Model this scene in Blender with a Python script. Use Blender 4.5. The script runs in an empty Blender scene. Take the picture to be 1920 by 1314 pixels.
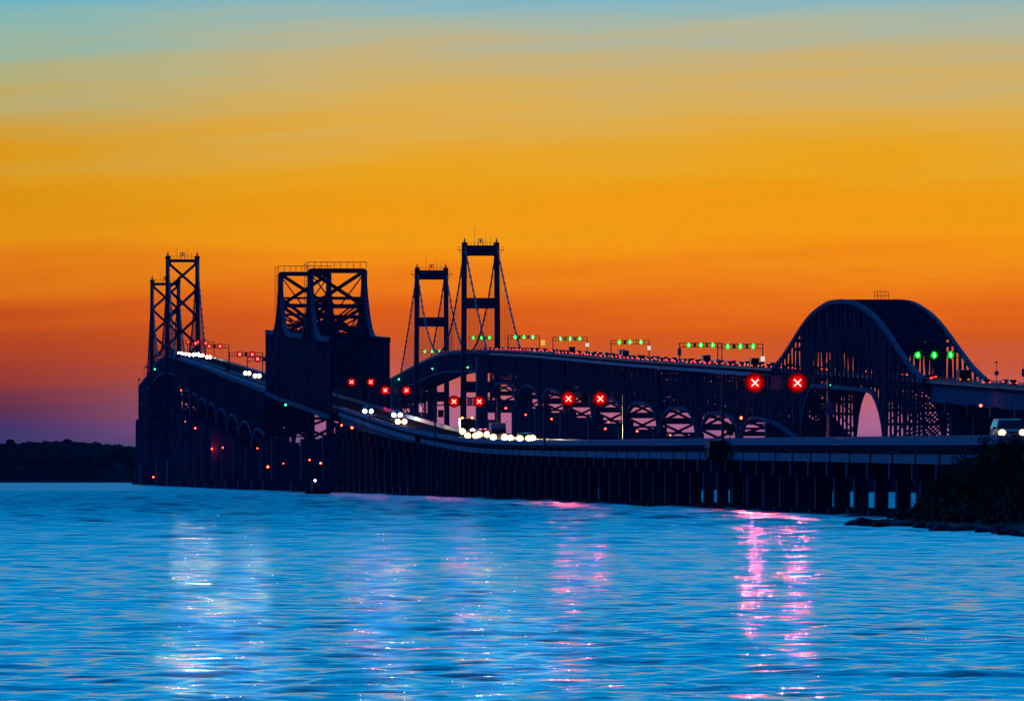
import bpy, bmesh, math, random
import numpy as np
from mathutils import Matrix, Vector, noise as mnoise

R = math.radians
random.seed(7)
scene = bpy.context.scene
col = scene.collection

# ------------------------------------------------------------------ camera
cam_d = bpy.data.cameras.new('camera')
cam = bpy.data.objects.new('camera', cam_d)
col.objects.link(cam)
cam.location = (0, 0, 3.5)
cam.rotation_euler = (R(90), 0, -math.atan(0.0594))
cam_d.sensor_width = 36
cam_d.lens = 290.6
cam_d.shift_y = 0.125
cam_d.clip_start = 1.0
cam_d.clip_end = 60000
scene.camera = cam

# ------------------------------------------------------------------ dusk sky
def lin(c):
    return tuple(((v / 255) / 12.92 if v / 255 <= 0.04045 else (((v / 255) + 0.055) / 1.055) ** 2.4) for v in c)

world = bpy.data.worlds.new('World')
scene.world = world
world.use_nodes = True
wn, wl = world.node_tree.nodes, world.node_tree.links
wn.clear()

def wnode(t, **k):
    n = wn.new(t)
    for a, b in k.items():
        setattr(n, a, b)
    return n

def wmath(op, a, b=None, clamp=False):
    n = wnode('ShaderNodeMath', operation=op, use_clamp=clamp)
    for i, v in enumerate((a, b)):
        if v is None:
            continue
        if isinstance(v, (int, float)):
            n.inputs[i].default_value = v
        else:
            wl.new(v, n.inputs[i])
    return n.outputs[0]

tc = wnode('ShaderNodeTexCoord')
sep = wnode('ShaderNodeSeparateXYZ')
wl.new(tc.outputs['Generated'], sep.inputs[0])
elev = wmath('ARCSINE', sep.outputs[2])
azim = wmath('ARCTAN2', sep.outputs[0], sep.outputs[1])
# long thin cloud bands: noise stretched along the horizon
comb = wnode('ShaderNodeCombineXYZ')
wl.new(wmath('MULTIPLY', azim, 16.0), comb.inputs[0])
wl.new(wmath('ADD', wmath('MULTIPLY', elev, 210.0), wmath('MULTIPLY', azim, -9.0)), comb.inputs[1])
cn = wnode('ShaderNodeTexNoise')
cn.inputs['Scale'].default_value = 1.0
cn.inputs['Detail'].default_value = 5.0
cn.inputs['Roughness'].default_value = 0.55
wl.new(comb.outputs[0], cn.inputs['Vector'])
band = wmath('SUBTRACT', cn.outputs[0], 0.5)
elev_w = wmath('ADD', elev, wmath('MULTIPLY', wmath('MULTIPLY', band, 0.017), wmath('DIVIDE', elev, 0.03, clamp=True)))   # bands thin out towards the horizon

def ramp(stops, fac):
    n = wnode('ShaderNodeValToRGB')
    cr = n.color_ramp
    cr.interpolation = 'LINEAR'
    while len(cr.elements) < len(stops):
        cr.elements.new(0.5)
    for e, (p, c) in zip(cr.elements, stops):
        e.position = p
    for e, (p, c) in zip(cr.elements, stops):
        e.color = (*c, 1)
    wl.new(fac, n.inputs[0])
    return n.outputs[0]

def pe(y):                       # picture row of the dusk gradient -> elevation on the ramp
    return ((897 - y) / 15500) / 0.06

low = wmath('DIVIDE', elev_w, 0.06, clamp=True)
centre = [(905, (78, 70, 120)), (850, (100, 78, 132)), (800, (172, 102, 148)), (760, (192, 104, 124)), (720, (200, 98, 92)),
          (680, (204, 88, 52)), (640, (214, 90, 14)), (600, (226, 96, 0)), (560, (236, 112, 0)), (500, (246, 138, 0)),
          (440, (248, 156, 0)), (380, (241, 157, 2)), (320, (236, 166, 26)), (260, (230, 171, 58)), (200, (222, 176, 84)),
          (160, (214, 178, 102)), (110, (200, 180, 128)), (60, (180, 184, 156)), (0, (154, 185, 182)), (-33, (135, 183, 195))]
edge = [(905, (50, 62, 112)), (850, (52, 60, 110)), (800, (56, 48, 100)), (760, (92, 44, 72)), (720, (146, 55, 38)),
        (680, (172, 62, 30)), (640, (186, 70, 8)), (600, (202, 82, 0)), (560, (222, 104, 0)), (500, (230, 130, 0)),
        (440, (232, 149, 0)), (380, (224, 147, 0)), (320, (222, 155, 20)), (260, (212, 160, 54)), (200, (196, 168, 92)),
        (160, (186, 174, 116)), (110, (166, 180, 146)), (60, (140, 184, 174)), (0, (112, 180, 190)), (-33, (96, 176, 198))]
rc = ramp([(max(0.0, pe(y)), lin(c)) for y, c in centre], low)
re_ = ramp([(max(0.0, pe(y)), lin(c)) for y, c in edge], low)
mixc = wnode('ShaderNodeMix', data_type='RGBA')
# the afterglow stands a little right of the view's centre line and dims away from it
glow = wmath('ABSOLUTE', wmath('SUBTRACT', azim, 0.085))
gl = wnode('ShaderNodeMapRange', interpolation_type='SMOOTHSTEP')
gl.inputs['From Min'].default_value = 0.035
gl.inputs['From Max'].default_value = 0.095
wl.new(glow, gl.inputs['Value'])
wl.new(gl.outputs[0], mixc.inputs['Factor'])
wl.new(rc, mixc.inputs['A'])
wl.new(re_, mixc.inputs['B'])
SKY_HIGH = [(0.0, (0.16, 0.46, 0.64)), (0.02, (0.0, 0.48, 0.98)), (0.06, (0.0, 0.48, 1.16)), (0.2, (0.0, 0.42, 1.18)),
            (0.42, (0.0, 0.26, 0.86)), (0.7, (0.0, 0.10, 0.55)), (1.0, (0.0, 0.04, 0.45))]
high = wmath('DIVIDE', wmath('SUBTRACT', elev, 0.06), 1.51, clamp=True)
rh = ramp(SKY_HIGH, high)
mixh = wnode('ShaderNodeMix', data_type='RGBA')
mh = wnode('ShaderNodeMapRange', interpolation_type='SMOOTHSTEP')
mh.inputs['From Min'].default_value = 0.05
mh.inputs['From Max'].default_value = 0.075
wl.new(elev, mh.inputs['Value'])
wl.new(mh.outputs[0], mixh.inputs['Factor'])
wl.new(mixc.outputs['Result'], mixh.inputs['A'])
wl.new(rh, mixh.inputs['B'])
# the eastern half of the sky, opposite the sunset, is already darker
east = wnode('ShaderNodeMapRange', interpolation_type='SMOOTHSTEP')
east.inputs['From Min'].default_value = -0.3
east.inputs['From Max'].default_value = 0.85
east.inputs['To Min'].default_value = 0.07
east.inputs['To Max'].default_value = 1.0
wl.new(sep.outputs[1], east.inputs['Value'])
# the warm band belongs to the sunset side only; round the rest of the horizon dusk is blue
hlen = wmath('SQRT', wmath('ADD', wmath('MULTIPLY', sep.outputs[0], sep.outputs[0]), wmath('MULTIPLY', sep.outputs[1], sep.outputs[1])))
warm = wnode('ShaderNodeMapRange', interpolation_type='SMOOTHSTEP')
warm.inputs['From Min'].default_value = 0.55
warm.inputs['From Max'].default_value = 0.96
wl.new(wmath('DIVIDE', sep.outputs[1], wmath('MAXIMUM', hlen, 0.001)), warm.inputs['Value'])
dusk = ramp([(0.0, (0.02, 0.14, 1.0)), (0.12, (0.005, 0.2, 1.35)), (0.45, (0.0, 0.18, 1.25)), (1.0, (0.0, 0.04, 0.45))], wmath('DIVIDE', elev, 1.5708, clamp=True))
mixw = wnode('ShaderNodeMix', data_type='RGBA')
wl.new(warm.outputs[0], mixw.inputs['Factor'])
wl.new(dusk, mixw.inputs['A'])
wl.new(mixh.outputs['Result'], mixw.inputs['B'])
comb2 = wnode('ShaderNodeCombineXYZ')
wl.new(wmath('MULTIPLY', azim, 150.0), comb2.inputs[0])
wl.new(wmath('MULTIPLY', elev, 900.0), comb2.inputs[1])
cn2 = wnode('ShaderNodeTexNoise')
cn2.inputs['Scale'].default_value = 1.0
cn2.inputs['Detail'].default_value = 3.0
wl.new(comb2.outputs[0], cn2.inputs['Vector'])
wisp = wnode('ShaderNodeMapRange', interpolation_type='SMOOTHSTEP')
wisp.inputs['From Min'].default_value = 0.64
wisp.inputs['From Max'].default_value = 0.78
wisp.inputs['To Min'].default_value = 1.0
wisp.inputs['To Max'].default_value = 0.72
wl.new(cn2.outputs[0], wisp.inputs['Value'])
wlow = wnode('ShaderNodeMapRange')          # the small wisps hang low over the horizon
wlow.inputs['From Min'].default_value = 0.016
wlow.inputs['From Max'].default_value = 0.026
wlow.inputs['To Min'].default_value = 0.0
wlow.inputs['To Max'].default_value = 1.0
wl.new(elev, wlow.inputs['Value'])
wfac = wmath('MAXIMUM', wisp.outputs[0], wlow.outputs[0])
bg = wnode('ShaderNodeBackground')
wl.new(mixw.outputs['Result'], bg.inputs['Color'])
wl.new(wmath('MULTIPLY', east.outputs[0], wfac), bg.inputs['Strength'])
wo = wnode('ShaderNodeOutputWorld')
wl.new(bg.outputs[0], wo.inputs[0])

# the sun has set: no sun lamp, only the afterglow and the lamps of the place
scene.view_settings.view_transform = 'Standard'
scene.view_settings.look = 'None'
scene.view_settings.exposure = 0.0
scene.view_settings.gamma = 1.0
scene.view_settings.use_curve_mapping = False
scene.render.engine = 'CYCLES'
scene.cycles.use_denoising = True
scene.cycles.max_bounces = 6
scene.cycles.diffuse_bounces = 2
scene.cycles.glossy_bounces = 4
scene.cycles.transmission_bounces = 2
scene.cycles.volume_bounces = 0
scene.cycles.sample_clamp_indirect = 6.0
scene.cycles.use_light_tree = True

# ------------------------------------------------------------------ materials
M = {}

def mat(name, base, rough=0.6, metal=0.0, var=0.25, scale=0.5, spec=0.4, stretch=(1, 1, 1), bump=0.0):
    m = bpy.data.materials.new(name)
    m.use_nodes = True
    nt = m.node_tree
    b = nt.nodes['Principled BSDF']
    b.inputs['Roughness'].default_value = rough
    b.inputs['Metallic'].default_value = metal
    b.inputs['Specular IOR Level'].default_value = spec
    g = nt.nodes.new('ShaderNodeNewGeometry')
    mp = nt.nodes.new('ShaderNodeMapping')
    mp.inputs['Scale'].default_value = stretch
    nt.links.new(g.outputs['Position'], mp.inputs[0])
    n = nt.nodes.new('ShaderNodeTexNoise')
    n.inputs['Scale'].default_value = scale
    n.inputs['Detail'].default_value = 5
    nt.links.new(mp.outputs[0], n.inputs['Vector'])
    r = nt.nodes.new('ShaderNodeValToRGB')
    r.color_ramp.elements[0].position = 0.3
    r.color_ramp.elements[1].position = 0.72
    r.color_ramp.elements[0].color = (*[c * (1 - var) for c in base], 1)
    r.color_ramp.elements[1].color = (*[c * (1 + var) for c in base], 1)
    nt.links.new(n.outputs[0], r.inputs[0])
    nt.links.new(r.outputs[0], b.inputs['Base Color'])
    if bump:
        bp = nt.nodes.new('ShaderNodeBump')
        bp.inputs['Strength'].default_value = 0.6
        bp.inputs['Distance'].default_value = bump
        nt.links.new(n.outputs[0], bp.inputs['Height'])
        nt.links.new(bp.outputs[0], b.inputs['Normal'])
    M[name] = m
    return m

def emit(name, colour, strength=1.0):
    m = bpy.data.materials.new(name)
    m.use_nodes = True
    nt = m.node_tree
    nt.nodes.clear()
    e = nt.nodes.new('ShaderNodeEmission')
    e.inputs[0].default_value = (*colour, 1)
    e.inputs[1].default_value = strength
    o = nt.nodes.new('ShaderNodeOutputMaterial')
    nt.links.new(e.outputs[0], o.inputs[0])
    M[name] = m
    return m

mat('old_steel', (0.075, 0.10, 0.17), 0.85, 0.0, 0.3, 0.3, 0.1)
mat('new_steel', (0.08, 0.115, 0.18), 0.85, 0.0, 0.3, 0.3, 0.1)
mat('cable_steel', (0.07, 0.07, 0.08), 0.5, 0.0, 0.2, 0.5)
mat('concrete', (0.22, 0.23, 0.26), 0.95, 0, 0.3, 0.35, 0.05, (1, 1, 0.25))
mat('dark_concrete', (0.16, 0.16, 0.165), 0.95, 0, 0.35, 0.35, 0.05, (1, 1, 0.25))
mat('parapet_concrete', (0.30, 0.30, 0.31), 0.85, 0, 0.2, 0.4, 0.2)
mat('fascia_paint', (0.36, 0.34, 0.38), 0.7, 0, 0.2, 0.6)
mat('asphalt', (0.045, 0.045, 0.047), 0.95, 0, 0.25, 0.8, 0.0)
mat('galvanised', (0.18, 0.19, 0.2), 0.5, 0.3, 0.2, 1.0)
mat('sign_grey', (0.4, 0.42, 0.44), 0.6, 0, 0.1, 1.0)
mat('sign_white', (0.75, 0.75, 0.73), 0.5, 0, 0.06, 1.0)
mat('sign_green', (0.02, 0.16, 0.05), 0.5, 0, 0.06, 1.0)
mat('sign_blue', (0.02, 0.1, 0.5), 0.5, 0, 0.06, 1.0)
mat('sign_yellow', (0.75, 0.5, 0.02), 0.5, 0, 0.08, 1.0)
mat('sign_black', (0.02, 0.02, 0.02), 0.6, 0, 0.1, 1.0)
mat('halo_plate', (0.5, 0.006, 0.008), 0.9, 0, 0.1, 2.0, 0.0)  # saturated red, so the cross spreads over its disc like a halo
mat('halo_plate_green', (0.006, 0.5, 0.03), 0.9, 0, 0.1, 2.0, 0.0)  # green counterpart, spreads the arrow's light like a halo
mat('housing', (0.04, 0.04, 0.045), 0.6, 0, 0.2, 2.0)
mat('tyre', (0.02, 0.02, 0.02), 0.85, 0, 0.2, 4.0)
mat('rim', (0.35, 0.35, 0.36), 0.35, 0.7, 0.1, 4.0)
mat('car_glass', (0.02, 0.022, 0.025), 0.08, 0, 0.1, 2.0, 0.6)
for i, c in enumerate([(0.02, 0.02, 0.022), (0.35, 0.35, 0.36), (0.55, 0.55, 0.54), (0.05, 0.07, 0.14), (0.16, 0.02, 0.02), (0.11, 0.11, 0.12)]):
    mat('car_paint_%d' % i, c, 0.3, 0.2, 0.04, 1.0, 0.6)
mat('rock', (0.06, 0.06, 0.065), 0.9, 0, 0.5, 0.9, 0.2, (1, 1, 1), 0.15)
mat('soil', (0.035, 0.035, 0.036), 0.95, 0, 0.4, 0.6, 0.1, (1, 1, 1), 0.1)
mat('bark', (0.06, 0.045, 0.03), 0.9, 0, 0.3, 3.0, 0.1)
mat('leaf', (0.04, 0.055, 0.02), 0.7, 0, 0.35, 0.8, 0.2)
mat('far_leaf', (0.03, 0.042, 0.03), 0.9, 0, 0.4, 0.05, 0.1)
mat('boat_hull', (0.08, 0.08, 0.09), 0.5, 0, 0.1, 1.0)
emit('red_cross', (24.0, 1.3, 1.1))
emit('green_arrow', (1.05, 52.0, 2.4))
emit('head_warm', (1.0, 0.80, 0.50), 220)
emit('head_cool', (0.82, 0.90, 1.0), 220)
emit('head_warm_rim', (4.0, 2.2, 0.5))  # warm glow for the halo ring added round a headlight bulb
emit('head_cool_rim', (0.6, 0.9, 2.6))  # bluish glow for the same added halo ring
emit('tail_red', (18.0, 0.40, 0.10))
emit('amber', (16.0, 5.5, 0.3))
emit('nav_red', (40.0, 1.0, 0.4))
emit('nav_green', (0.6, 22.0, 5.0))
emit('nav_white', (14.0, 13.0, 12.0))
emit('lit_sign', (0.95, 0.9, 0.85), 0.8)
emit('lit_sign_amber', (1.0, 0.5, 0.06), 0.9)

# ------------------------------------------------------------------ object helpers
WM = {}

def link(o, parent=None, mtx=None):
    col.objects.link(o)
    mtx = mtx or Matrix.Identity(4)
    if parent is not None:
        o.parent = parent
        o.matrix_parent_inverse = WM[parent.name].inverted()
    o.matrix_basis = mtx
    WM[o.name] = mtx
    return o

def empty(name, loc=(0, 0, 0), parent=None, rz=0.0):
    o = bpy.data.objects.new(name, None)
    o.empty_display_size = 0.5
    return link(o, parent, Matrix.Translation(loc) @ Matrix.Rotation(rz, 4, 'Z'))

def tag(o, label=None, cat=None, group=None, kind=None):
    if label:
        o['label'] = label
    if cat:
        o['category'] = cat
    if group:
        o['group'] = group
    if kind:
        o['kind'] = kind
    return o

UNIT = {}
CUBE_V = [(-.5, -.5, -.5), (.5, -.5, -.5), (.5, .5, -.5), (-.5, .5, -.5), (-.5, -.5, .5), (.5, -.5, .5), (.5, .5, .5), (-.5, .5, .5)]
CUBE_F = [(0, 3, 2, 1), (4, 5, 6, 7), (0, 1, 5, 4), (1, 2, 6, 5), (2, 3, 7, 6), (3, 0, 4, 7)]

def unit(shape, m):
    k = (shape, m)
    if k in UNIT:
        return UNIT[k]
    me = bpy.data.meshes.new(shape + '_' + m)
    if shape == 'box':
        me.from_pydata(CUBE_V, [], CUBE_F)
    elif shape == 'rod':                         # 10-sided, axis along y
        n = 10
        v = [(math.cos(2 * math.pi * i / n) * .5, s * .5, math.sin(2 * math.pi * i / n) * .5) for s in (-1, 1) for i in range(n)]
        f = [(i, n + i, n + (i + 1) % n, (i + 1) % n) for i in range(n)]
        f += [tuple(range(n)), tuple(range(2 * n - 1, n - 1, -1))]
        me.from_pydata(v, [], f)
    elif shape == 'ball':
        bm = bmesh.new()
        bmesh.ops.create_icosphere(bm, subdivisions=2, radius=0.5)
        bm.to_mesh(me)
        bm.free()
    me.materials.append(M[m])
    UNIT[k] = me
    return me

def align(p, q, w, h):
    p, q = Vector(p), Vector(q)
    d = q - p
    L = d.length
    d = d / L
    up = Vector((0, 0, 1))
    if abs(d.z) > 0.999:
        up = Vector((0, 1, 0))
    s = d.cross(up).normalized()
    u = s.cross(d)
    m = Matrix((s * w, d * L, u * h)).transposed().to_4x4()
    m.translation = (p + q) / 2
    return m

def bar(name, p, q, w, h, m, parent=None, shape='box'):
    o = bpy.data.objects.new(name, unit(shape, m))
    return link(o, parent, align(p, q, w, h))

def box(name, c, size, m, parent=None, rz=0.0, shape='box'):
    o = bpy.data.objects.new(name, unit(shape, m))
    mt = Matrix.Translation(c) @ Matrix.Rotation(rz, 4, 'Z') @ Matrix.Diagonal((*size, 1))
    return link(o, parent, mt)

def mesh_obj(name, v, f, m, parent=None, mtx=None, smooth=False):
    me = bpy.data.meshes.new(name)
    me.from_pydata([tuple(a) for a in v], [], f)
    me.materials.append(M[m] if isinstance(m, str) else m)
    if smooth:
        me.polygons.foreach_set('use_smooth', [True] * len(me.polygons))
    return link(bpy.data.objects.new(name, me), parent, mtx)

def sweep(name, pts, w, h, m, parent=None):
    """a box section carried along a polyline as one mesh"""
    v, f = [], []
    pts = [Vector(p) for p in pts]
    for i, p in enumerate(pts):
        d = (pts[min(i + 1, len(pts) - 1)] - pts[max(i - 1, 0)]).normalized()
        s = d.cross(Vector((0, 0, 1))).normalized()
        u = s.cross(d)
        for a, b in ((-1, -1), (1, -1), (1, 1), (-1, 1)):
            v.append(p + s * (a * w / 2) + u * (b * h / 2))
    for i in range(len(pts) - 1):
        for k in range(4):
            a, b = i * 4 + k, i * 4 + (k + 1) % 4
            f.append((a, b, b + 4, a + 4))
    n = len(v)
    f += [(3, 2, 1, 0), (n - 4, n - 3, n - 2, n - 1)]
    return mesh_obj(name, v, f, m, parent)

def bars_mesh(name, items, m, parent=None, stuff=True):
    """members too small to pick apart, joined into one part"""
    v, f = [], []
    for p, q, w, h in items:
        mt = align(p, q, w, h)
        b = len(v)
        v += [mt @ Vector(c) for c in CUBE_V]
        f += [tuple(i + b for i in q4) for q4 in CUBE_F]
    o = mesh_obj(name, v, f, m, parent)
    if stuff:
        o['kind'] = 'stuff'
    return o

def pchip(xs, ys):
    xs, ys = np.array(xs, float), np.array(ys, float)
    h, d = np.diff(xs), np.diff(ys) / np.diff(xs)
    m = np.zeros(len(xs))
    m[0], m[-1] = d[0], d[-1]
    for i in range(1, len(xs) - 1):
        if d[i - 1] * d[i] > 0:
            w1, w2 = 2 * h[i] + h[i - 1], h[i] + 2 * h[i - 1]
            m[i] = (w1 + w2) / (w1 / d[i - 1] + w2 / d[i])

    def fn(x):
        i = int(min(max(np.searchsorted(xs, x) - 1, 0), len(xs) - 2))
        t = (x - xs[i]) / h[i]
        return float((2 * t**3 - 3 * t**2 + 1) * ys[i] + (t**3 - 2 * t**2 + t) * h[i] * m[i] + (-2 * t**3 + 3 * t**2) * ys[i + 1] + (t**3 - t**2) * h[i] * m[i + 1])
    return fn

# ------------------------------------------------------------------ the two parallel crossings: alignment and road levels
XA, XB = 79.4, 226.0            # centre lines of the older and the newer bridge
ZA = pchip([300, 500, 633, 847, 1141, 1350, 1555, 1921, 2232, 2729, 3834, 4072, 4316, 4560, 5000, 5430, 6200, 7300],
           [5.5, 5.7, 6.1, 6.95, 8.1, 9.3, 11.9, 19.3, 25.9, 36.6, 60.2, 64.4, 66.6, 65.0, 62.5, 60.0, 47.0, 14.0])
ZB = pchip([1400, 1820, 2460, 2917, 3759, 4066, 4310, 4554, 4926, 5400, 6200, 7300],
           [15.0, 23.2, 36.0, 44.7, 61.4, 66.2, 68.6, 66.8, 62.5, 60.0, 47.0, 14.0])

def bend(y):                     # beyond the channel both bridges swing gently to the right
    return max(0.0, y - 5000) ** 2 / 30000.0

def PA(y, dx, dz):
    return Vector((XA + bend(y) + dx, y, ZA(y) + dz))

def PB(y, dx, dz):
    return Vector((XB + bend(y) + dx, y, ZB(y) + dz))

# ------------------------------------------------------------------ water
def water_material(name, r0, r1):
    m = bpy.data.materials.new('bay_' + name)
    m.use_nodes = True
    nt = m.node_tree
    b = nt.nodes['Principled BSDF']
    b.inputs['Base Color'].default_value = (0.0, 0.03, 0.15, 1)
    b.inputs['IOR'].default_value = 1.333
    g = nt.nodes.new('ShaderNodeNewGeometry')

    def wave(sx, sy, rot, detail, rough=0.5, dist=0.0):
        mp = nt.nodes.new('ShaderNodeMapping')
        mp.inputs['Scale'].default_value = (sx, sy, 1)
        mp.inputs['Rotation'].default_value = (0, 0, rot)
        nt.links.new(g.outputs['Position'], mp.inputs[0])
        n = nt.nodes.new('ShaderNodeTexNoise')
        n.inputs['Scale'].default_value = 1
        n.inputs['Detail'].default_value = detail
        n.inputs['Roughness'].default_value = rough
        n.inputs['Distortion'].default_value = dist
        nt.links.new(mp.outputs[0], n.inputs['Vector'])
        return n.outputs[0]

    def mul(a, k):
        n = nt.nodes.new('ShaderNodeMath')
        n.operation = 'MULTIPLY'
        nt.links.new(a, n.inputs[0])
        n.inputs[1].default_value = k
        return n.outputs[0]

    def add(a, c):
        n = nt.nodes.new('ShaderNodeMath')
        n.operation = 'ADD'
        nt.links.new(a, n.inputs[0])
        nt.links.new(c, n.inputs[1])
        return n.outputs[0]

    h = add(mul(wave(0.5, 1.0, 0.06, 2), 0.3), mul(wave(1.6, 2.8, -0.05, 3, 0.55), 0.12))
    h = add(h, mul(wave(0.13, 0.07, 0.1, 3, 0.6), 1.6))
    bp = nt.nodes.new('ShaderNodeBump')
    bp.inputs['Strength'].default_value = 1.0
    bp.inputs['Distance'].default_value = 0.22
    nt.links.new(h, bp.inputs['Height'])
    nt.links.new(bp.outputs[0], b.inputs['Normal'])
    # chop too fine for the sheet's faces shows as roughness, more of it where the faces are wider
    sp_ = nt.nodes.new('ShaderNodeSeparateXYZ')
    nt.links.new(g.outputs['Position'], sp_.inputs[0])
    mr = nt.nodes.new('ShaderNodeMapRange')
    mr.inputs['From Min'].default_value = 100
    mr.inputs['From Max'].default_value = 1000
    mr.inputs['To Min'].default_value = r0
    mr.inputs['To Max'].default_value = r1
    nt.links.new(sp_.outputs[1], mr.inputs['Value'])
    nt.links.new(mr.outputs[0], b.inputs['Roughness'])
    M[name] = m

water_material('water', 0.075, 0.32)
xs = [-9000, -2000, -500, 0, 200, 500, 2000, 9000]
ys = [-300, 100, 500, 1500, 4000, 9000, 40000]
wv = [(x, y, 0.0) for y in ys for x in xs]
wf = [(j * len(xs) + i, j * len(xs) + i + 1, (j + 1) * len(xs) + i + 1, (j + 1) * len(xs) + i) for j in range(len(ys) - 1) for i in range(len(xs) - 1)]
water = mesh_obj('water', wv, wf, 'water')
tag(water, 'rippled blue bay water under the bridges at dusk', kind='structure')

# the near water as real waves: a sheet 6 mm over the far water, finer towards the beach
def wave_sheet():
    rw = np.random.RandomState(5)
    nr, nc = 2300, 280
    yv = 105.0 * (2500.0 / 105.0) ** (np.arange(nr) / (nr - 1))
    t = np.arange(nc) / (nc - 1)
    X = np.empty((nr, nc)); Y = np.repeat(yv[:, None], nc, 1)
    x0, x1 = -0.012 * yv - 4, 0.135 * yv + 5
    X[:] = x0[:, None] + (x1 - x0)[:, None] * t[None, :]
    Z = np.zeros_like(X)
    dy = np.gradient(yv)[:, None]
    gx = ((x1 - x0) / nc)[:, None]
    for k in range(WAVES):
        lam = 0.42 * (2.6 / 0.42) ** rw.rand() if k % 6 else rw.uniform(2.6, 6.0)
        th = math.pi / 2 + rw.normal(0, 0.6) + 0.06
        kx, ky = math.cos(th) * 2 * math.pi / lam, math.sin(th) * 2 * math.pi / lam
        slope = WAVE_SLOPE * (1.0 if lam < 2.6 else 0.55) * math.sqrt(2.0 / WAVES)
        amp = slope / (2 * math.pi / lam)
        fade = np.clip((lam / np.maximum(dy * 1.6, gx * 1.6 * abs(math.cos(th))) - 1.2) / 1.5, 0, 1)
        ph = rw.rand() * 6.283
        env = 0.65 + 0.5 * np.sin(X * rw.uniform(.05, .25) + rw.rand() * 6) * np.sin(Y * rw.uniform(.01, .06) + rw.rand() * 6)
        a = kx * X + ky * Y + ph
        Z += amp * fade * env * (np.sin(a) + 0.18 * np.sin(2 * a + 1.2))
    far = np.clip((Y - 300) / 450, 0, 1)          # away from the beach's lee a longer chop runs
    for k in range(26):
        lam = 4.5 * (12.0 / 4.5) ** rw.rand()
        th = math.pi / 2 + rw.normal(0, 0.55)
        kx, ky = math.cos(th) * 2 * math.pi / lam, math.sin(th) * 2 * math.pi / lam
        amp = 0.15 * math.sqrt(2.0 / 26) / (2 * math.pi / lam)
        fade = np.clip((lam / np.maximum(dy * 1.5, gx * 1.5 * abs(math.cos(th))) - 1.0) / 1.2, 0, 1)
        a = kx * X + ky * Y + rw.rand() * 6.283
        Z += amp * fade * far * (np.sin(a) + 0.18 * np.sin(2 * a + 1.2))
    Z += 0.05
    rim = np.minimum(np.minimum(t, 1 - t) * 12, 1)[None, :] * np.clip((2500 - Y) / 200, 0, 1)
    Z = Z * rim + 0.006
    v = np.stack([X, Y, Z], -1).reshape(-1, 3)
    i = np.arange(nr - 1)[:, None] * nc + np.arange(nc - 1)[None, :]
    f = np.stack([i, i + 1, i + nc + 1, i + nc], -1).reshape(-1, 4)
    me = bpy.data.meshes.new('water')
    me.vertices.add(len(v)); me.vertices.foreach_set('co', v.astype(np.float32).ravel())
    me.loops.add(f.size); me.loops.foreach_set('vertex_index', f.astype(np.int32).ravel())
    me.polygons.add(len(f)); me.polygons.foreach_set('loop_start', np.arange(0, f.size, 4, dtype=np.int32))
    me.update(calc_edges=True)
    me.polygons.foreach_set('use_smooth', np.ones(len(f), dtype=bool))
    me.materials.append(M['water'])
    o = link(bpy.data.objects.new('water', me))
    tag(o, 'short blue waves on the bay nearest the beach', kind='structure')
WAVES, WAVE_SLOPE = 96, 0.165
wave_sheet()

# ------------------------------------------------------------------ far shore: low bluff under a wood
rng = random.Random(3)
fx = np.arange(-700, 2200, 12.0)
fv, ff = [], []
prof = [(7280, -1.0), (7300, 1.2), (7330, 9.0), (7400, 17.0), (7700, 20.0), (8200, 16.0)]
for i, x in enumerate(fx):
    for y, z in prof:
        n = mnoise.noise(Vector((x * 0.006, y * 0.004, 1.3)))
        fv.append((x, y + 10 * n, z + (3.0 * n if z > 5 else 0)))
for i in range(len(fx) - 1):
    for j in range(len(prof) - 1):
        a = i * len(prof) + j
        ff.append((a, a + len(prof), a + len(prof) + 1, a + 1))
hill = mesh_obj('hill', fv, ff, 'soil', smooth=True)
tag(hill, 'low dark wooded shore across the bay', kind='structure')

def ico(sub):
    bm = bmesh.new()
    bmesh.ops.create_icosphere(bm, subdivisions=sub, radius=1.0)
    v = [tuple(a.co) for a in bm.verts]
    f = [tuple(a.index for a in p.verts) for p in bm.faces]
    bm.free()
    return v, f
IV2, IF2 = ico(2)
IV1, IF1 = ico(1)

tv, tf = [], []
for row, (yy, base) in enumerate([(7330, 8), (7350, 12), (7380, 16), (7450, 18)]):
    x = -260.0
    while x < 1250:
        env = mnoise.noise(Vector((x * 0.010, 7.0, row * 0.1))) * 5.0 + mnoise.noise(Vector((x * 0.05, 2.0, 0))) * 2.0
        hgt = rng.uniform(16.0, 20.0) + env * 1.2
        cx, cy = x, yy + rng.uniform(-8, 8)
        for k in range(3):
            r = rng.uniform(3.6, 6.0)
            ox, oz = rng.uniform(-5, 5), hgt - r - rng.uniform(0, 1 + 5 * (k > 0))
            b = len(tv)
            ph = rng.uniform(0, 50)
            for v in IV2:
                n = 1 + 0.26 * mnoise.noise(Vector((v[0] * 2.2 + ph, v[1] * 2.2, v[2] * 2.2)))
                tv.append((cx + ox + v[0] * r * n * 1.15, cy + v[1] * r * n, base + oz + v[2] * r * n))
            tf += [tuple(i + b for i in q) for q in IF2]
        x += rng.uniform(6, 11)
forest = mesh_obj('forest', tv, tf, 'far_leaf')
tag(forest, 'dark line of trees along the far shore of the bay', 'forest', kind='stuff')

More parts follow.
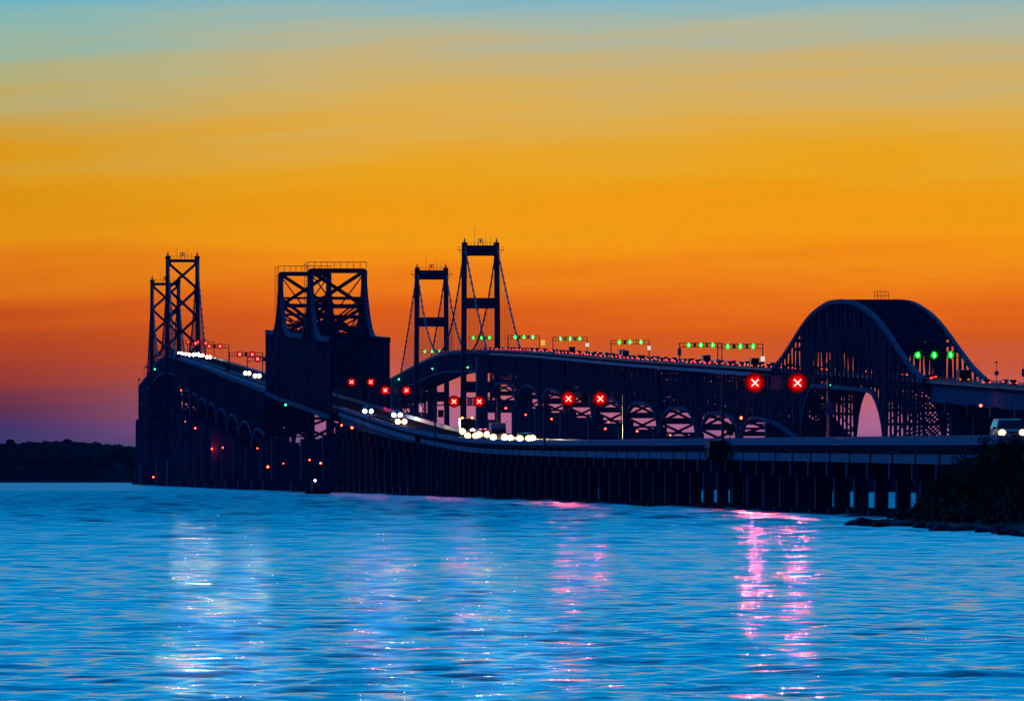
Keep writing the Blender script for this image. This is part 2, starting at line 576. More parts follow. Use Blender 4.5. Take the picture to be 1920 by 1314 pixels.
# ------------------------------------------------------------------ near bank where the older bridge lands, at the frame's right
bx = np.linspace(52, 170, 60)
by = np.linspace(300, 640, 120)
def bank_z(x, y):
    shore = 59.5 + 1.6 * mnoise.noise(Vector((y * 0.05, 0, 4))) + max(0.0, (y - 574) / 21.0) ** 2 * 1.3
    d = x - shore
    if d < 0:
        return max(-1.5, d * 0.35)
    top = 6.0
    z = min(top, 0.15 + 0.09 * d + 0.013 * d * d)
    return z + 0.35 * mnoise.noise(Vector((x * 0.3, y * 0.3, 0))) * min(1, d / 3) * (1 if x < 71 or x > 90 else 0.3)
bv, bf = [], []
for j, y in enumerate(by):
    for i, x in enumerate(bx):
        bv.append((x, y, bank_z(x, y)))
for j in range(len(by) - 1):
    for i in range(len(bx) - 1):
        a = j * len(bx) + i
        bf.append((a, a + 1, a + len(bx) + 1, a + len(bx)))
bank = mesh_obj('shore_bank', bv, bf, 'soil', smooth=True)
tag(bank, 'dark sloping bank where the older bridge comes ashore', kind='structure')

rocks = []
for k in range(4):
    v = []
    for p in IV2:
        p = Vector(p)
        n = 1 + 0.35 * mnoise.noise(p * 1.3 + Vector((k * 9.1, 0, 0))) + 0.12 * mnoise.noise(p * 3.1 + Vector((0, k * 5.0, 0)))
        v.append((p.x * n * 0.62, p.y * n * 0.8, p.z * n * 0.42))
    me = bpy.data.meshes.new('boulder')
    me.from_pydata(v, [], IF2)
    me.materials.append(M['rock'])
    rocks.append(me)
rr = random.Random(11)
for k in range(46):
    y = rr.uniform(470, 592)
    x0 = 59.5 + 1.6 * mnoise.noise(Vector((y * 0.05, 0, 4))) + max(0.0, (y - 574) / 21.0) ** 2 * 1.3
    x = x0 + abs(rr.gauss(0, 0.7)) - 0.35
    s = rr.uniform(0.45, 1.15)
    o = bpy.data.objects.new('boulder', rocks[k % 4])
    link(o, None, Matrix.Translation((x, y, max(0.02, bank_z(x, y)) + 0.05 * s)) @ Matrix.Rotation(rr.uniform(0, 6.3), 4, 'Z') @ Matrix.Diagonal((s, s, s * rr.uniform(.8, 1.2), 1)))
    tag(o, 'dark riprap boulder at the waterline below the shore bank', 'rock', 'riprap boulders along the bank')

# ------------------------------------------------------------------ bridge builders
def truss_planes(part, P, ys, top, bot, half, m, wv=0.55, wd=0.45, cw=0.8, ch=0.9):
    """two truss planes: chords as sweeps, each vertical and diagonal a member of its own"""
    for sgn in (-1, 1):
        x = sgn * half
        T = [P(y, x, top(y)) for y in ys]
        B = [P(y, x, bot(y)) for y in ys]
        sweep('top_chord', T, cw, ch, m, part)
        sweep('bottom_chord', B, cw * 0.98, ch * 0.98, m, part)
        for i, y in enumerate(ys):
            if (T[i] - B[i]).length > 1.2:
                bar('vertical', B[i], T[i], wv, wv * 1.1, m, part)
        for i in range(len(ys) - 1):
            if (T[i] - B[i]).length < 1.2 and (T[i + 1] - B[i + 1]).length < 1.2:
                continue
            a, b = (B[i], T[i + 1]) if i % 2 == 0 else (T[i], B[i + 1])
            bar('diagonal', a, b, wd, wd * 1.08, m, part)

def sway(part, P, y, z0, z1, half, m, w=0.4, panels=1, strut0=True):
    """cross frame between the planes at one panel point"""
    h = (z1 - z0) / panels
    for k in range(panels):
        a, b = z0 + k * h, z0 + (k + 1) * h
        bar('sway_brace', P(y, -half, a), P(y, half, b), w, w, m, part)
        bar('sway_brace', P(y + w * 1.02, half, a), P(y + w * 1.02, -half, b), w, w, m, part)
        if k > 0 or strut0:
            bar('sway_strut', P(y - w, -half, a), P(y - w, half, a), w * 1.2, w * 1.3, m, part)
    bar('sway_strut', P(y - w, -half, z1), P(y - w, half, z1), w * 1.2, w * 1.3, m, part)

def deck(parent, P, y0, y1, half, n, m='asphalt', thick=0.55):
    ys = np.linspace(y0, y1, n)
    v, f = [], []
    for y in ys:
        v += [P(y, -half, 0), P(y, half, 0), P(y, half, -thick), P(y, -half, -thick)]
    for i in range(n - 1):
        for k in range(4):
            a, b = i * 4 + k, i * 4 + (k + 1) % 4
            f.append((a, b, b + 4, a + 4))
    f += [(3, 2, 1, 0), (4 * n - 4, 4 * n - 3, 4 * n - 2, 4 * n - 1)]
    return mesh_obj('roadway', v, f, m, parent)

def lane_line(parent, P, y0, y1, dx, step=18.0, dash=None):
    y = y0
    while y < y1 - 1:
        e = min(y1, y + (dash or step))
        p, q = P(y, dx, 0.006), P(e, dx, 0.006)
        w = 0.14
        yield (p, q, w, 0.004)
        y += step

def arch_depth(u, crown, spring):          # u: 0 at mid-span, 1 at the pier
    return crown + (spring - crown) * (0.25 * u ** 2 + 0.75 * u ** 6)

def deck_truss_span(bridge, P, y0, y1, half, m, crown=14.5, spring=26.0, npan=12):
    part = empty('truss_span', P((y0 + y1) / 2, 0, -crown), bridge)
    ys = list(np.linspace(y0, y1, npan + 1))
    mid, hl = (y0 + y1) / 2, (y1 - y0) / 2
    top = lambda y: -1.6
    bot = lambda y: -arch_depth(min(1.0, abs(y - mid) / hl), crown, spring)
    if y0 < 3150:
        truss_planes(part, P, ys, top, bot, half, m)
    else:
        web = []
        for s in (-1, 1):
            x = s * half
            sweep('top_chord', [P(y, x, -1.6) for y in ys], 0.8, 0.9, m, part)
            sweep('bottom_chord', [P(y, x, bot(y)) for y in ys], 0.78, 0.88, m, part)
            for i, y in enumerate(ys):
                web.append((P(y, x, bot(y)), P(y, x, -1.6), .55, .6))
                if i < npan:
                    y2 = ys[i + 1]
                    web.append((P(y, x, bot(y)), P(y2, x, -1.6), .45, .5) if i % 2 == 0 else (P(y, x, -1.6), P(y2, x, bot(y2)), .45, .5))
        bars_mesh('web_lattice', web, m, part)
    frames = []
    for y in ys[1:-1]:
        d = bot(y)
        frames += [(P(y, -half, d), P(y, half, -1.9), .5, .5), (P(y + .55, half, d), P(y + .55, -half, -1.9), .5, .5),
                   (P(y - .4, -half, d), P(y - .4, half, d), .42, .45), (P(y - .4, -half, (d - 1.9) / 2), P(y - .4, half, (d - 1.9) / 2), .42, .45)]
    bars_mesh('sway_lattice', frames, m, part)
    # the soffit strut at mid-span, coloured pale for sky light on it
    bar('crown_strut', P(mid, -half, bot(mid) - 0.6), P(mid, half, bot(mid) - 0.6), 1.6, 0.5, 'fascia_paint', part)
    sway(part, P, y1, bot(y1), -2.0, half, m, 0.85, 4)
    for k in range(5):
        zz = bot(y1) + (k + .5) * (-2.0 - bot(y1)) / 5
        bar('sway_strut', P(y1 - 2.2, -half, zz), P(y1 - 2.2, half, zz), .5, .7, m, part)
    return part

def far_truss_span(bridge, P, y0, y1, half, m, depth=15.0):
    it = []
    ys = np.linspace(y0, y1, 9)
    mid, hl = (y0 + y1) / 2, (y1 - y0) / 2
    for s in (-1, 1):
        for i in range(8):
            b0 = -arch_depth(abs(ys[i] - mid) / hl, depth, depth + 9)
            b1 = -arch_depth(abs(ys[i + 1] - mid) / hl, depth, depth + 9)
            x = s * half
            it += [(P(ys[i], x, -1.6), P(ys[i + 1], x, -1.6), .9, .9), (P(ys[i], x, b0), P(ys[i + 1], x, b1), .9, .9),
                   (P(ys[i], x, b0), P(ys[i], x, -1.6), .7, .7), (P(ys[i], x, b0), P(ys[i + 1], x, -1.6), .6, .6)]
    for y in ys:
        b0 = -arch_depth(min(1, abs(y - mid) / hl), depth, depth + 9)
        it += [(P(y, -half, b0), P(y, half, -1.6), .6, .6), (P(y, half, b0), P(y, -half, -1.6), .6, .6), (P(y, half, b0), P(y, -half, b0), .7, .7)]
    return bars_mesh('truss_span', it, m, bridge)

def pier(bridge, P, y, half, ztop, shaft=4.2, m='concrete', wall=True, drop=2.2):
    """concrete pier: footing, two shafts, a web wall between them and a pedestal under each truss plane"""
    c = P(y, 0, 0)
    pr = empty('pier', (c.x, y, 0), bridge)
    box('footing', (c.x, y, 0.6), (2 * half + shaft + 5, shaft + 5, 4.4), m, pr)
    for s in (-1, 1):
        box('shaft', (c.x + s * half, y, ztop / 2), (shaft, shaft, ztop), m, pr)
    if wall:
        box('web_wall', (c.x, y, (ztop - drop) / 2), (2 * half - shaft + 0.2, shaft * 0.7, ztop - drop), m, pr)
    return pr

def main_cables(bridge, P, half, t0, t1, a0, a1, ztop, zmid, zend, m, hang_step=15.0, rad=0.55):
    """suspension cables over both towers with their hangers; heights are absolute"""
    def zc(y):
        if y < t0:
            t = (y - a0) / (t0 - a0)
            return zend + (ztop - zend) * t - 9.0 * 4 * t * (1 - t) * 0.25
        if y > t1:
            t = (a1 - y) / (a1 - t1)
            return zend + (ztop - zend) * t - 9.0 * 4 * t * (1 - t) * 0.25
        t = (y - (t0 + t1) / 2) / ((t1 - t0) / 2)
        return zmid + (ztop - zmid) * t * t
    for s in (-1, 1):
        ys = np.linspace(a0, a1, 64)
        pts = [Vector((P(y, s * half, 0).x, y, zc(y))) for y in ys]
        sweep('main_cable', pts, rad * 1.25, rad * 1.25, m, bridge)
        y = a0 + hang_step
        bands = []
        while y < a1 - hang_step / 2:
            q = P(y, s * half, -0.3)
            z = zc(y)
            if z - q.z > 1.5 and abs(y - t0) > 6 and abs(y - t1) > 6:
                bar('hanger', q, (q.x, y, z), 0.16, 0.16, m, bridge, 'rod')
            bands.append((Vector((q.x, y - .5, z)), Vector((q.x, y + .5, z)), rad * 1.9, rad * 1.9))
            y += hang_step
        bars_mesh('cable_band', bands, m, bridge)
    return zc

def tower_top(tw, cx, y, half, ztop, m, mast=0.0):
    """walkway rail, saddle housings and aviation light on a tower's top"""
    for s in (-1, 1):
        box('saddle_housing', (cx + s * half, y, ztop + 0.7), (2.6, 3.4, 1.4), m, tw)
        box('finial', (cx + s * half, y, ztop + 2.2), (1.0, 1.0, 1.8), m, tw, shape='ball')
        bar('lightning_rod', (cx + s * half, y, ztop + 1.2), (cx + s * half, y, ztop + 4.2), .16, .16, m, tw)
    n = 9
    for i in range(n):
        x = cx - half + 1.6 + (2 * half - 3.2) * i / (n - 1)
        bar('rail_post', (x, y - 1, ztop), (x, y - 1, ztop + 1.3), .13, .13, m, tw)
    bar('handrail', (cx - half, y - 1.1, ztop + 1.3), (cx + half, y - 1.1, ztop + 1.3), .12, .12, m, tw)
    for dx in (-1.0, 1.0):
        bar('beacon_frame', (cx + dx, y, ztop), (cx + dx, y, ztop + 3.2), .3, .3, m, tw)
    bar('beacon_frame', (cx - 1.15, y, ztop + 3.1), (cx + 1.15, y, ztop + 3.1), .3, .3, m, tw)
    box('beacon', (cx, y, ztop + 2.0), (0.9, .9, 1.8), m, tw, shape='ball')
    for dx, h in ((-half * 0.38, mast), (half * 0.34, mast * 0.45 + 2), (half * 0.62, mast * 0.5)):
        if h > 1:
            bar('antenna', (cx + dx, y, ztop), (cx + dx, y, ztop + h), .14, .14, m, tw, 'rod')

# ------------------------------------------------------------------ the older bridge (two lanes, oncoming headlights)
HA = 6.75
old = empty('truss_bridge', (XA, 2000, 0))
tag(old, 'older two-lane bridge with cross-braced towers and twin-peaked truss, headlights on its deck', 'bridge')
deck(old, PA, 430, 7290, 5.0, 420)
lane_items = list(lane_line(old, PA, 700, 2400, 0.0, 12.0, 3.5))
lm = bars_mesh('lane_marking', lane_items, 'sign_white', old)

# low trestle: bents every 18.3 m, one beam and one parapet length per span
BENT = 18.3
yb = 596.0
bents = []
while yb < 1560:
    bents.append(yb)
    yb += BENT
for i, y in enumerate(bents):
    z = ZA(y)
    c = (XA, y, 0)
    be = empty('bent', c, old)
    box('bent_cap', (XA, y, z - 2.25), (10.2, 1.3, 1.3), 'dark_concrete', be)
    for s in (-1, 1):
        box('column', (XA + s * 3.83, y, (z - 2.9) / 2 - 0.6), (1.15, 1.15, z - 2.9 + 1.2), 'dark_concrete', be)
    box('footing', (XA, y, 0.15), (10.0, 1.7, 1.0), 'dark_concrete', be)
for i in range(len(bents) - 1):
    y0, y1 = bents[i], bents[i + 1]
    for s in (-1, 1):
        bar('edge_beam', PA(y0 + 0.75, s * 4.55, -1.16), PA(y1 - 0.75, s * 4.55, -1.16), 0.5, 0.8, 'parapet_concrete', old)
        bar('diaphragm', PA(y0, s * 4.5, -1.15), PA(y0 + 0.01, s * 4.5, -1.15), 0.45, 0.9, 'dark_concrete', old)
    bar('inner_beam', PA(y0 + 0.1, 0, -1.15), PA(y1 - 0.1, 0, -1.15), 6.0, 0.85, 'dark_concrete', old)
# parapets along the whole deck, in lengths
y = 440.0
while y < 4060:
    st = BENT if y < 2500 else 40.0
    for s in (-1, 1):
        bars_mesh('parapet', [(PA(y + 0.03, s * 4.85, 0.32), PA(y + st - 0.03, s * 4.85, 0.32), 0.28, 0.62),
                              (PA(y + 0.03, s * 4.85, 0.70), PA(y + st - 0.03, s * 4.85, 0.70), 0.16, 0.12)], 'parapet_concrete', old, False)
    y += st
# fascia lengths from the trestle up to the suspended span
y = 1560.0
while y < 3870:
    bar('fascia_panel', PA(y + 0.1, -4.95, -1.0), PA(y + 17.9, -4.95, -1.0), 0.3, 0.9 if y < 2400 else 1.1, 'parapet_concrete' if y < 2500 else 'fascia_paint', old)
    y += 18.0
# girder spans between trestle and truss on tall concrete piers
gy = list(np.linspace(1560, 1940, 13))
for i, y in enumerate(gy):
    if i < 12:
        for s in (-1, 1):
            gd = 1.2 + 0.15 * i
            bar('girder', PA(y + .1, s * 4.2, -0.75 - gd / 2), PA(gy[i + 1] - .1, s * 4.2, -0.75 - gd / 2), 0.6, gd, 'dark_concrete', old)
    z = ZA(y) + 1.8 - 0.15 * i
    pr = empty('pier', (XA, y, 0), old)
    box('pier_cap', (XA, y, z - 4.8), (11.5, 2.4, 2.0), 'dark_concrete', pr)
    for s in (-1, 1):
        box('shaft', (XA + s * 4.0, y, (z - 5.8) / 2 - 0.3), (2.6, 2.0, z - 5.8 + 0.6), 'dark_concrete', pr)
    box('footing', (XA, y, 0.5), (13, 5, 3.0), 'dark_concrete', pr)

# twin-peaked through truss over the east channel
PK0, PK1, E0, E1 = 2077.0, 2317.0, 1940.0, 2449.0
def top_old(y):
    d = min(abs(y - PK0), abs(y - PK1))
    h = 16.4
    if d < 54:
        t = 1 - d / 54.0
        h += 16.6 * (0.30 * t + 0.70 * t ** 2.6)
    return h
def bot_old(y):
    return -1.9
tt = empty('through_truss', PA(PK0, 0, 0), old)
nseg = 11
ysA = list(np.linspace(E0, PK0, nseg + 1)) + list(np.linspace(PK0, PK1, 21))[1:] + list(np.linspace(PK1, E1, nseg + 1))[1:]
truss_planes(tt, PA, ysA, top_old, bot_old, HA, 'old_steel', 0.7, 0.6, 1.0, 1.15)
for y in ysA:
    t = top_old(y)
    if abs(y - PK0) < 1 or abs(y - PK1) < 1:
        # portal at the peak: strut, two crossed panels with thin sub-diagonals, heavy lower frame
        for a, b in ((24.2, 33.0), (15.4, 24.2)):
            bar('portal_brace', PA(y, -HA, a), PA(y, HA, b), 0.9, 0.95, 'old_steel', tt)
            bar('portal_brace', PA(y + 1, HA, a), PA(y + 1, -HA, b), 0.9, 0.95, 'old_steel', tt)
            bar('portal_strut', PA(y - 1, -HA, a), PA(y - 1, HA, a), 0.9, 1.1, 'old_steel', tt)
            for s in (-1, 1):
                bar('sub_diagonal', PA(y - .5, s * HA * .92, b - 1.2), PA(y - .5, s * HA * 0.12, a + .3), 0.35, 0.35, 'old_steel', tt)
        bar('portal_strut', PA(y - 1, -HA, 33.1), PA(y - 1, HA, 33.1), 1.1, 1.2, 'old_steel', tt)
        for s in (-1, 1):
            bar('portal_post', PA(y, s * HA, 0), PA(y, s * HA, 33.2), 1.5, 1.6, 'old_steel', tt)
        # maintenance rail and ladder
        for i in range(10):
            x = -HA - 0.6 + (2 * HA + 1.2) * i / 9
            bar('rail_post', PA(y, x, 33.7), PA(y, x, 35.3), .14, .14, 'cable_steel', tt)
        bar('handrail', PA(y, -HA - .7, 35.3), PA(y, HA + .7, 35.3), .16, .16, 'cable_steel', tt)
        for dx in (-1.6, -1.0):
            bar('ladder_rail', PA(y - 1, -HA + dx, 22), PA(y - 1, -HA + dx, 35.3), .12, .12, 'cable_steel', tt)
        for k in range(13):
            bar('ladder_rung', PA(y - 1, -HA - 1.6, 22.5 + k), PA(y - 1, -HA - 1.0, 22.5 + k), .1, .1, 'cable_steel', tt)
    else:
        sway(tt, PA, y, 5.6, t, HA, 'old_steel', 0.45, 1 if t < 19 else 2)
        bar('portal_knee', PA(y, -HA, 8.6), PA(y, -HA + 3.4, 5.8), 0.5, 0.5, 'old_steel', tt)
        bar('portal_knee', PA(y, HA, 8.6), PA(y, HA - 3.4, 5.8), 0.5, 0.5, 'old_steel', tt)
for y in (PK0 - 22, PK1 - 22):       # plates added in a pale colour that stands for headlight on the struts
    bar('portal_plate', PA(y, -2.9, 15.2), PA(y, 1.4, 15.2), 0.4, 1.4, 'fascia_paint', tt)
# floor beams
for y in ysA[::2]:
    bar('floor_beam', PA(y, -HA, -1.4), PA(y, HA, -1.4), 0.6, 1.6, 'old_steel', tt)
# steel bents on concrete piers under the through truss
for y in (E0, PK0, PK1, E1):
    z = ZA(y)
    zb = 13.5 if y < 2300 else 15.0
    pier(old, PA, y, HA, zb, 5.0 if y in (PK0, PK1) else 4.0)
    st = empty('steel_bent', (XA, y, zb), old)
    for s in (-1, 1):
        bar('bent_leg', (XA + s * HA, y, zb), PA(y, s * HA, -2), 1.5, 1.5, 'old_steel', st)
    n = 2 if z - zb > 12 else 1
    hh = (z - 2 - zb) / n
    for k in range(n):
        a = zb + k * hh
        bar('bent_brace', (XA - HA, y, a), (XA + HA, y, a + hh), 0.7, 0.7, 'old_steel', st)
        bar('bent_brace', (XA + HA, y + .8, a), (XA - HA, y + .8, a + hh), 0.7, 0.7, 'old_steel', st)
        bar('bent_strut', (XA - HA, y - .8, a + hh), (XA + HA, y - .8, a + hh), 0.8, 0.8, 'old_steel', st)

# deck trusses up to the anchorage
ysp = list(np.linspace(E1, 3871, 10))
for i in range(9):
    deck_truss_span(old, PA, ysp[i], ysp[i + 1], HA * 0.95, 'old_steel', 13.8, 21.0 + 0.6 * i)
    if i < 8:
        y = ysp[i + 1]
        pier(old, PA, y, HA * 0.95, max(12.0, ZA(y) - (21.0 + 0.6 * i)), 4.6)

def anchorage(bridge, P, y, half, zt, m, leg=5.0):
    c = P(y, 0, 0)
    an = empty('anchorage', (c.x, y, 0), bridge)
    box('anchor_block', (c.x, y, 5), (2 * half + 8, 26, 14), m, an)
    for s in (-1, 1):
        box('anchor_leg', (c.x + s * half, y, (zt + 12) / 2), (leg, 14 if leg > 4 else 4, zt - 12), m, an)
    box('anchor_beam', (c.x, y, zt * 0.62), (2 * half - leg + .1, 8 if leg > 4 else 3, 6 if leg > 4 else 2), m, an)
    return an

def suspended(bridge, P, half, t0, t1, a0, a1, m, depth=9.0):
    ys = list(np.linspace(a0, a1, 75))
    tr = empty('stiffening_truss', P((t0 + t1) / 2, 0, -depth), bridge)
    web = []
    for s in (-1, 1):
        x = s * half
        sweep('top_chord', [P(y, x, -0.9) for y in ys], 0.8, 0.9, m, tr)
        sweep('bottom_chord', [P(y, x, -depth) for y in ys], 0.78, 0.88, m, tr)
        for i, y in enumerate(ys):
            web.append((P(y, x, -depth), P(y, x, -0.9), .5, .55))
            if i < len(ys) - 1:
                y2 = ys[i + 1]
                web.append((P(y, x, -depth), P(y2, x, -0.9), .45, .5) if i % 2 else (P(y, x, -0.9), P(y2, x, -depth), .45, .5))
    for y in ys:
        web += [(P(y, -half, -depth), P(y, half, -depth), .5, .8), (P(y, -half, -1.6), P(y, half, -1.6), .5, 1.2),
                (P(y, -half, -depth), P(y, half, -1.2), .4, .4), (P(y + .5, half, -depth), P(y + .5, -half, -1.2), .4, .4)]
    bars_mesh('web_lattice', web, m, tr)

TA0, TA1, AA0, AA1 = 4072.0, 4560.0, 3871.0, 4761.0
suspended(old, PA, 7.0, TA0, TA1, AA0, AA1, 'old_steel')
main_cables(old, PA, 7.2, TA0, TA1, AA0, AA1, 112.0, 67.6, 58.0, 'cable_steel', 12.0, 0.5)
for y in (AA0, AA1):
    anchorage(old, PA, y, 7.2, ZA(y) - 9, 'concrete', 2.4)

def braced_tower(y):
    zt = 111.6
    tw = empty('tower', (XA, y, 0), old)
    hw = lambda z: 7.25 + 0.9 * max(0.0, (112 - z) / 112.0) ** 1.2
    lw = lambda z: 2.0 + 0.55 * (112 - z) / 112.0
    for s in (-1, 1):
        v, f = [], []
        zs = [0, 20, 40, 60, 80, 100, zt]
        for z in zs:
            cx, w = XA + s * hw(z), lw(z) / 2
            v += [(cx - w, y - w * 1.4, z), (cx + w, y - w * 1.4, z), (cx + w, y + w * 1.4, z), (cx - w, y + w * 1.4, z)]
        for i in range(len(zs) - 1):
            for k in range(4):
                a, b = i * 4 + k, i * 4 + (k + 1) % 4
                f.append((a, b, b + 4, a + 4))
        f += [(3, 2, 1, 0), tuple(range(len(v) - 4, len(v)))]
        mesh_obj('leg', v, f, 'old_steel', tw)
    bar('top_strut', (XA - 6.6, y, 110.6), (XA + 6.6, y, 110.6), 1.6, 1.5, 'old_steel', tw)
    nodes = [109.8, 96.8, 83.0, 69.0, 55.5, 42.0, 28.5, 15.0]
    for i in range(7):
        a, b = nodes[i + 1], nodes[i]
        bar('cross_brace', (XA - hw(a), y, a), (XA + hw(b), y, b), 1.25, 1.3, 'old_steel', tw)
        bar('cross_brace', (XA + hw(a), y + 1, a), (XA - hw(b), y + 1.3, b), 1.25, 1.3, 'old_steel', tw)
        box('gusset', (XA, y - .3, (a + b) / 2), (2.0, 1.9, 2.0), 'old_steel', tw)
        for s in (-1, 1):
            box('gusset', (XA + s * (hw(b) - 0.9), y - .35, b - 0.3), (1.5, 1.8, 3.0), 'old_steel', tw)
    tower_top(tw, XA, y, 7.2, zt, 'old_steel', 6.0)
    box('tower_base', (XA, y, 6), (26, 16, 14), 'concrete', tw)
for y in (TA0, TA1):
    braced_tower(y)
for k in range(14):
    y0 = AA1 + k * 172
    far_truss_span(old, PA, y0, y0 + 172, HA, 'old_steel', 13)
    c = PA(y0 + 172, 0, 0)
    if c.z > 12:
        pier(old, PA, y0 + 172, HA, max(3.0, c.z - 22), 4.5)
bars_mesh('parapet', [(PA(y, s * 4.85, 0.45), PA(y + 60, s * 4.85, 0.45), .3, .95) for y in range(4070, 7200, 60) for s in (-1, 1)], 'parapet_concrete', old)

# ------------------------------------------------------------------ the newer bridge (three lanes, tail lights)
HB = 7.5
new = empty('suspension_bridge', (XB, 2000, 0))
tag(new, 'newer three-lane bridge with portal towers and humped truss, full of tail lights', 'bridge')
deck(new, PB, 1500, 7290, 6.6, 360)
bars_mesh('lane_marking', [it for dx in (-1.85, 1.85) for it in lane_line(new, PB, 1700, 2600, dx, 12.0, 3.5)], 'sign_white', new)
# humped through truss
HC = 2196.0
SP = 114.0
hump = pchip([0, 30, 60, 85, 105, 125, 146, 162, 170, 186, 202], [20.0, 19.6, 18.0, 16.0, 13.6, 10.8, 7.5, 5.2, 4.0, 2.2, 0.6])
belly = pchip([0, 60, 77, 90, 100, 107, 111, 114, 125, 150, 204], [3.0, 3.0, 3.2, 5.2, 8.2, 12.0, 16.0, 19.0, 18.4, 17.0, 14.6])
ht = empty('through_truss', PB(HC, 0, 0), new)
offs = [0, 12, 24, 36, 48, 60, 72, 82, 91, 99, 106, 111, 114, 125, 136, 147, 158, 169, 180, 191, 202]
ysB = [HC - o for o in reversed(offs)] + [HC + o for o in offs[1:]]
truss_planes(ht, PB, ysB, lambda y: hump(abs(y - HC)), lambda y: -belly(abs(y - HC)), HB, 'new_steel', 0.62, 0.45, 1.0, 1.15)
for y in ysB:
    s = abs(y - HC)
    t, b = hump(s), belly(s)
    if t > 7.6:
        bar('sway_strut', PB(y, -HB, t), PB(y, HB, t), 0.8, 1.0, 'new_steel', ht)
        bar('sway_strut', PB(y - 0.2, -HB, 6.6), PB(y - 0.2, HB, 6.6), 0.7, 0.9, 'new_steel', ht)
        bar('sway_brace', PB(y, -HB, 6.6), PB(y, HB, t), 0.7, 0.7, 'new_steel', ht)
        bar('sway_brace', PB(y + .8, HB, 6.6), PB(y + .8, -HB, t), 0.7, 0.7, 'new_steel', ht)
        if t > 13:
            bar('sway_strut', PB(y + .1, -HB, (t + 6.6) / 2), PB(y + .1, HB, (t + 6.6) / 2), 0.6, 0.7, 'new_steel', ht)
    if b > 5:
        bar('sway_strut', PB(y, -HB, -b), PB(y, HB, -b), 0.7, 0.8, 'new_steel', ht)
        bar('sway_brace', PB(y, -HB, -b), PB(y, HB, -2.2), 0.42, 0.42, 'new_steel', ht)
        bar('sway_brace', PB(y + .5, HB, -b), PB(y + .5, -HB, -2.2), 0.42, 0.42, 'new_steel', ht)
    bar('floor_beam', PB(y, -HB, -1.2), PB(y, HB, -1.2), 0.5, 1.5, 'new_steel', ht)
for i in range(len(ysB) - 1):        # top laterals
    y0, y1 = ysB[i], ysB[i + 1]
    t0, t1 = hump(abs(y0 - HC)), hump(abs(y1 - HC))
    if t0 > 7.6 and t1 > 7.6:
        bar('top_lateral', PB(y0, -HB, t0), PB(y1, HB, t1), 0.5, 0.4, 'new_steel', ht)
        bar('top_lateral', PB(y0, HB, t0 + .1), PB(y1, -HB, t1 + .1), 0.5, 0.4, 'new_steel', ht)
# inspection traveller on the crown
tp = 13
for i in range(6):
    bar('traveller_post', PB(HC - 18, -0.5 + i * 0.75, 20.4), PB(HC - 18, -0.5 + i * 0.75, 22.6), .12, .12, 'cable_steel', ht)
for z in (21.5, 22.6):
    bar('traveller_rail', PB(HC - 18, -0.6, z), PB(HC - 18, 3.4, z), .13, .13, 'cable_steel', ht)
for s in (-1, 1):
    y = HC + s * SP
    pier(new, PB, y, HB, ZB(y) - 19.4, 5.4)
for s in (-1, 1):
    y = HC + s * 202
    pier(new, PB, y, HB, ZB(y) - 15.0, 4.4)
# plate girder approach nearer the shore
y = HC - 202
k = 0
while y > 1520:
    y2 = y - 46
    for s in (-1, 1):
        bar('girder', PB(y2 + .1, s * 5.6, -2.6), PB(y - .1, s * 5.6, -2.6), 0.7, 4.0, 'new_steel', new)
    c = PB(y2, 0, 0)
    pr = empty('pier', (c.x, y2, 0), new)
    box('pier_cap', (c.x, y2, c.z - 5.4), (15.4, 2.6, 2.2), 'dark_concrete', pr)
    box('web_wall', (c.x, y2, (c.z - 6.5) / 2), (12.5, 2.0, c.z - 6.5), 'dark_concrete', pr)
    y = y2
# deck trusses
pyB = [2398.0] + [2511 + 164 * i for i in range(9)]
pyB[-1] = 3867.0
for i in range(len(pyB) - 1):
    deck_truss_span(new, PB, pyB[i], pyB[i + 1], HB * 0.86, 'new_steel', 14.4, 26.5 if i else 20.0)
    if i > 0:
        y = pyB[i]
        pier(new, PB, y, HB * 0.86, max(8.0, ZB(y) - 24.0), 4.6, drop=1.0)
# pale fascia lengths and open railing
y = 2462.0
while y < 3866:
    bar('fascia_panel', PB(y + 0.12, -7.0, -1.4), PB(y + 9.88, -7.0, -1.4), 0.3, 1.0, 'fascia_paint', new)
    y += 10.0
y = 1640.0
while y < 4060:
    for s in (-1, 1):
        bars_mesh('railing', [(PB(y + .03, s * 6.45, z), PB(y + 19.97, s * 6.45, z), 0.2, hgt) for z, hgt in ((0.16, 0.3), (0.52, .12), (0.80, .12))]
                  + [(PB(y + k * 4 + 2, s * 6.45, 0), PB(y + k * 4 + 2, s * 6.45, 0.8), .16, .16) for k in range(5)], 'galvanised', new, False)
    y += 20.0
bars_mesh('railing', [(PB(yy, s * 6.45, 0.45), PB(yy + 60, s * 6.45, 0.45), .3, .9) for yy in range(4060, 7200, 60) for s in (-1, 1)], 'galvanised', new)

TB0, TB1, AB0, AB1 = 4066.0, 4554.0, 3867.0, 4757.0
suspended(new, PB, 7.6, TB0, TB1, AB0, AB1, 'new_steel', 10.0)
main_cables(new, PB, 7.9, TB0, TB1, AB0, AB1, 118.6, 69.4, 63.0, 'cable_steel', 12.0, 0.5)
for y in (AB0, AB1):
    anchorage(new, PB, y, 10.5, ZB(y) - 3, 'concrete')

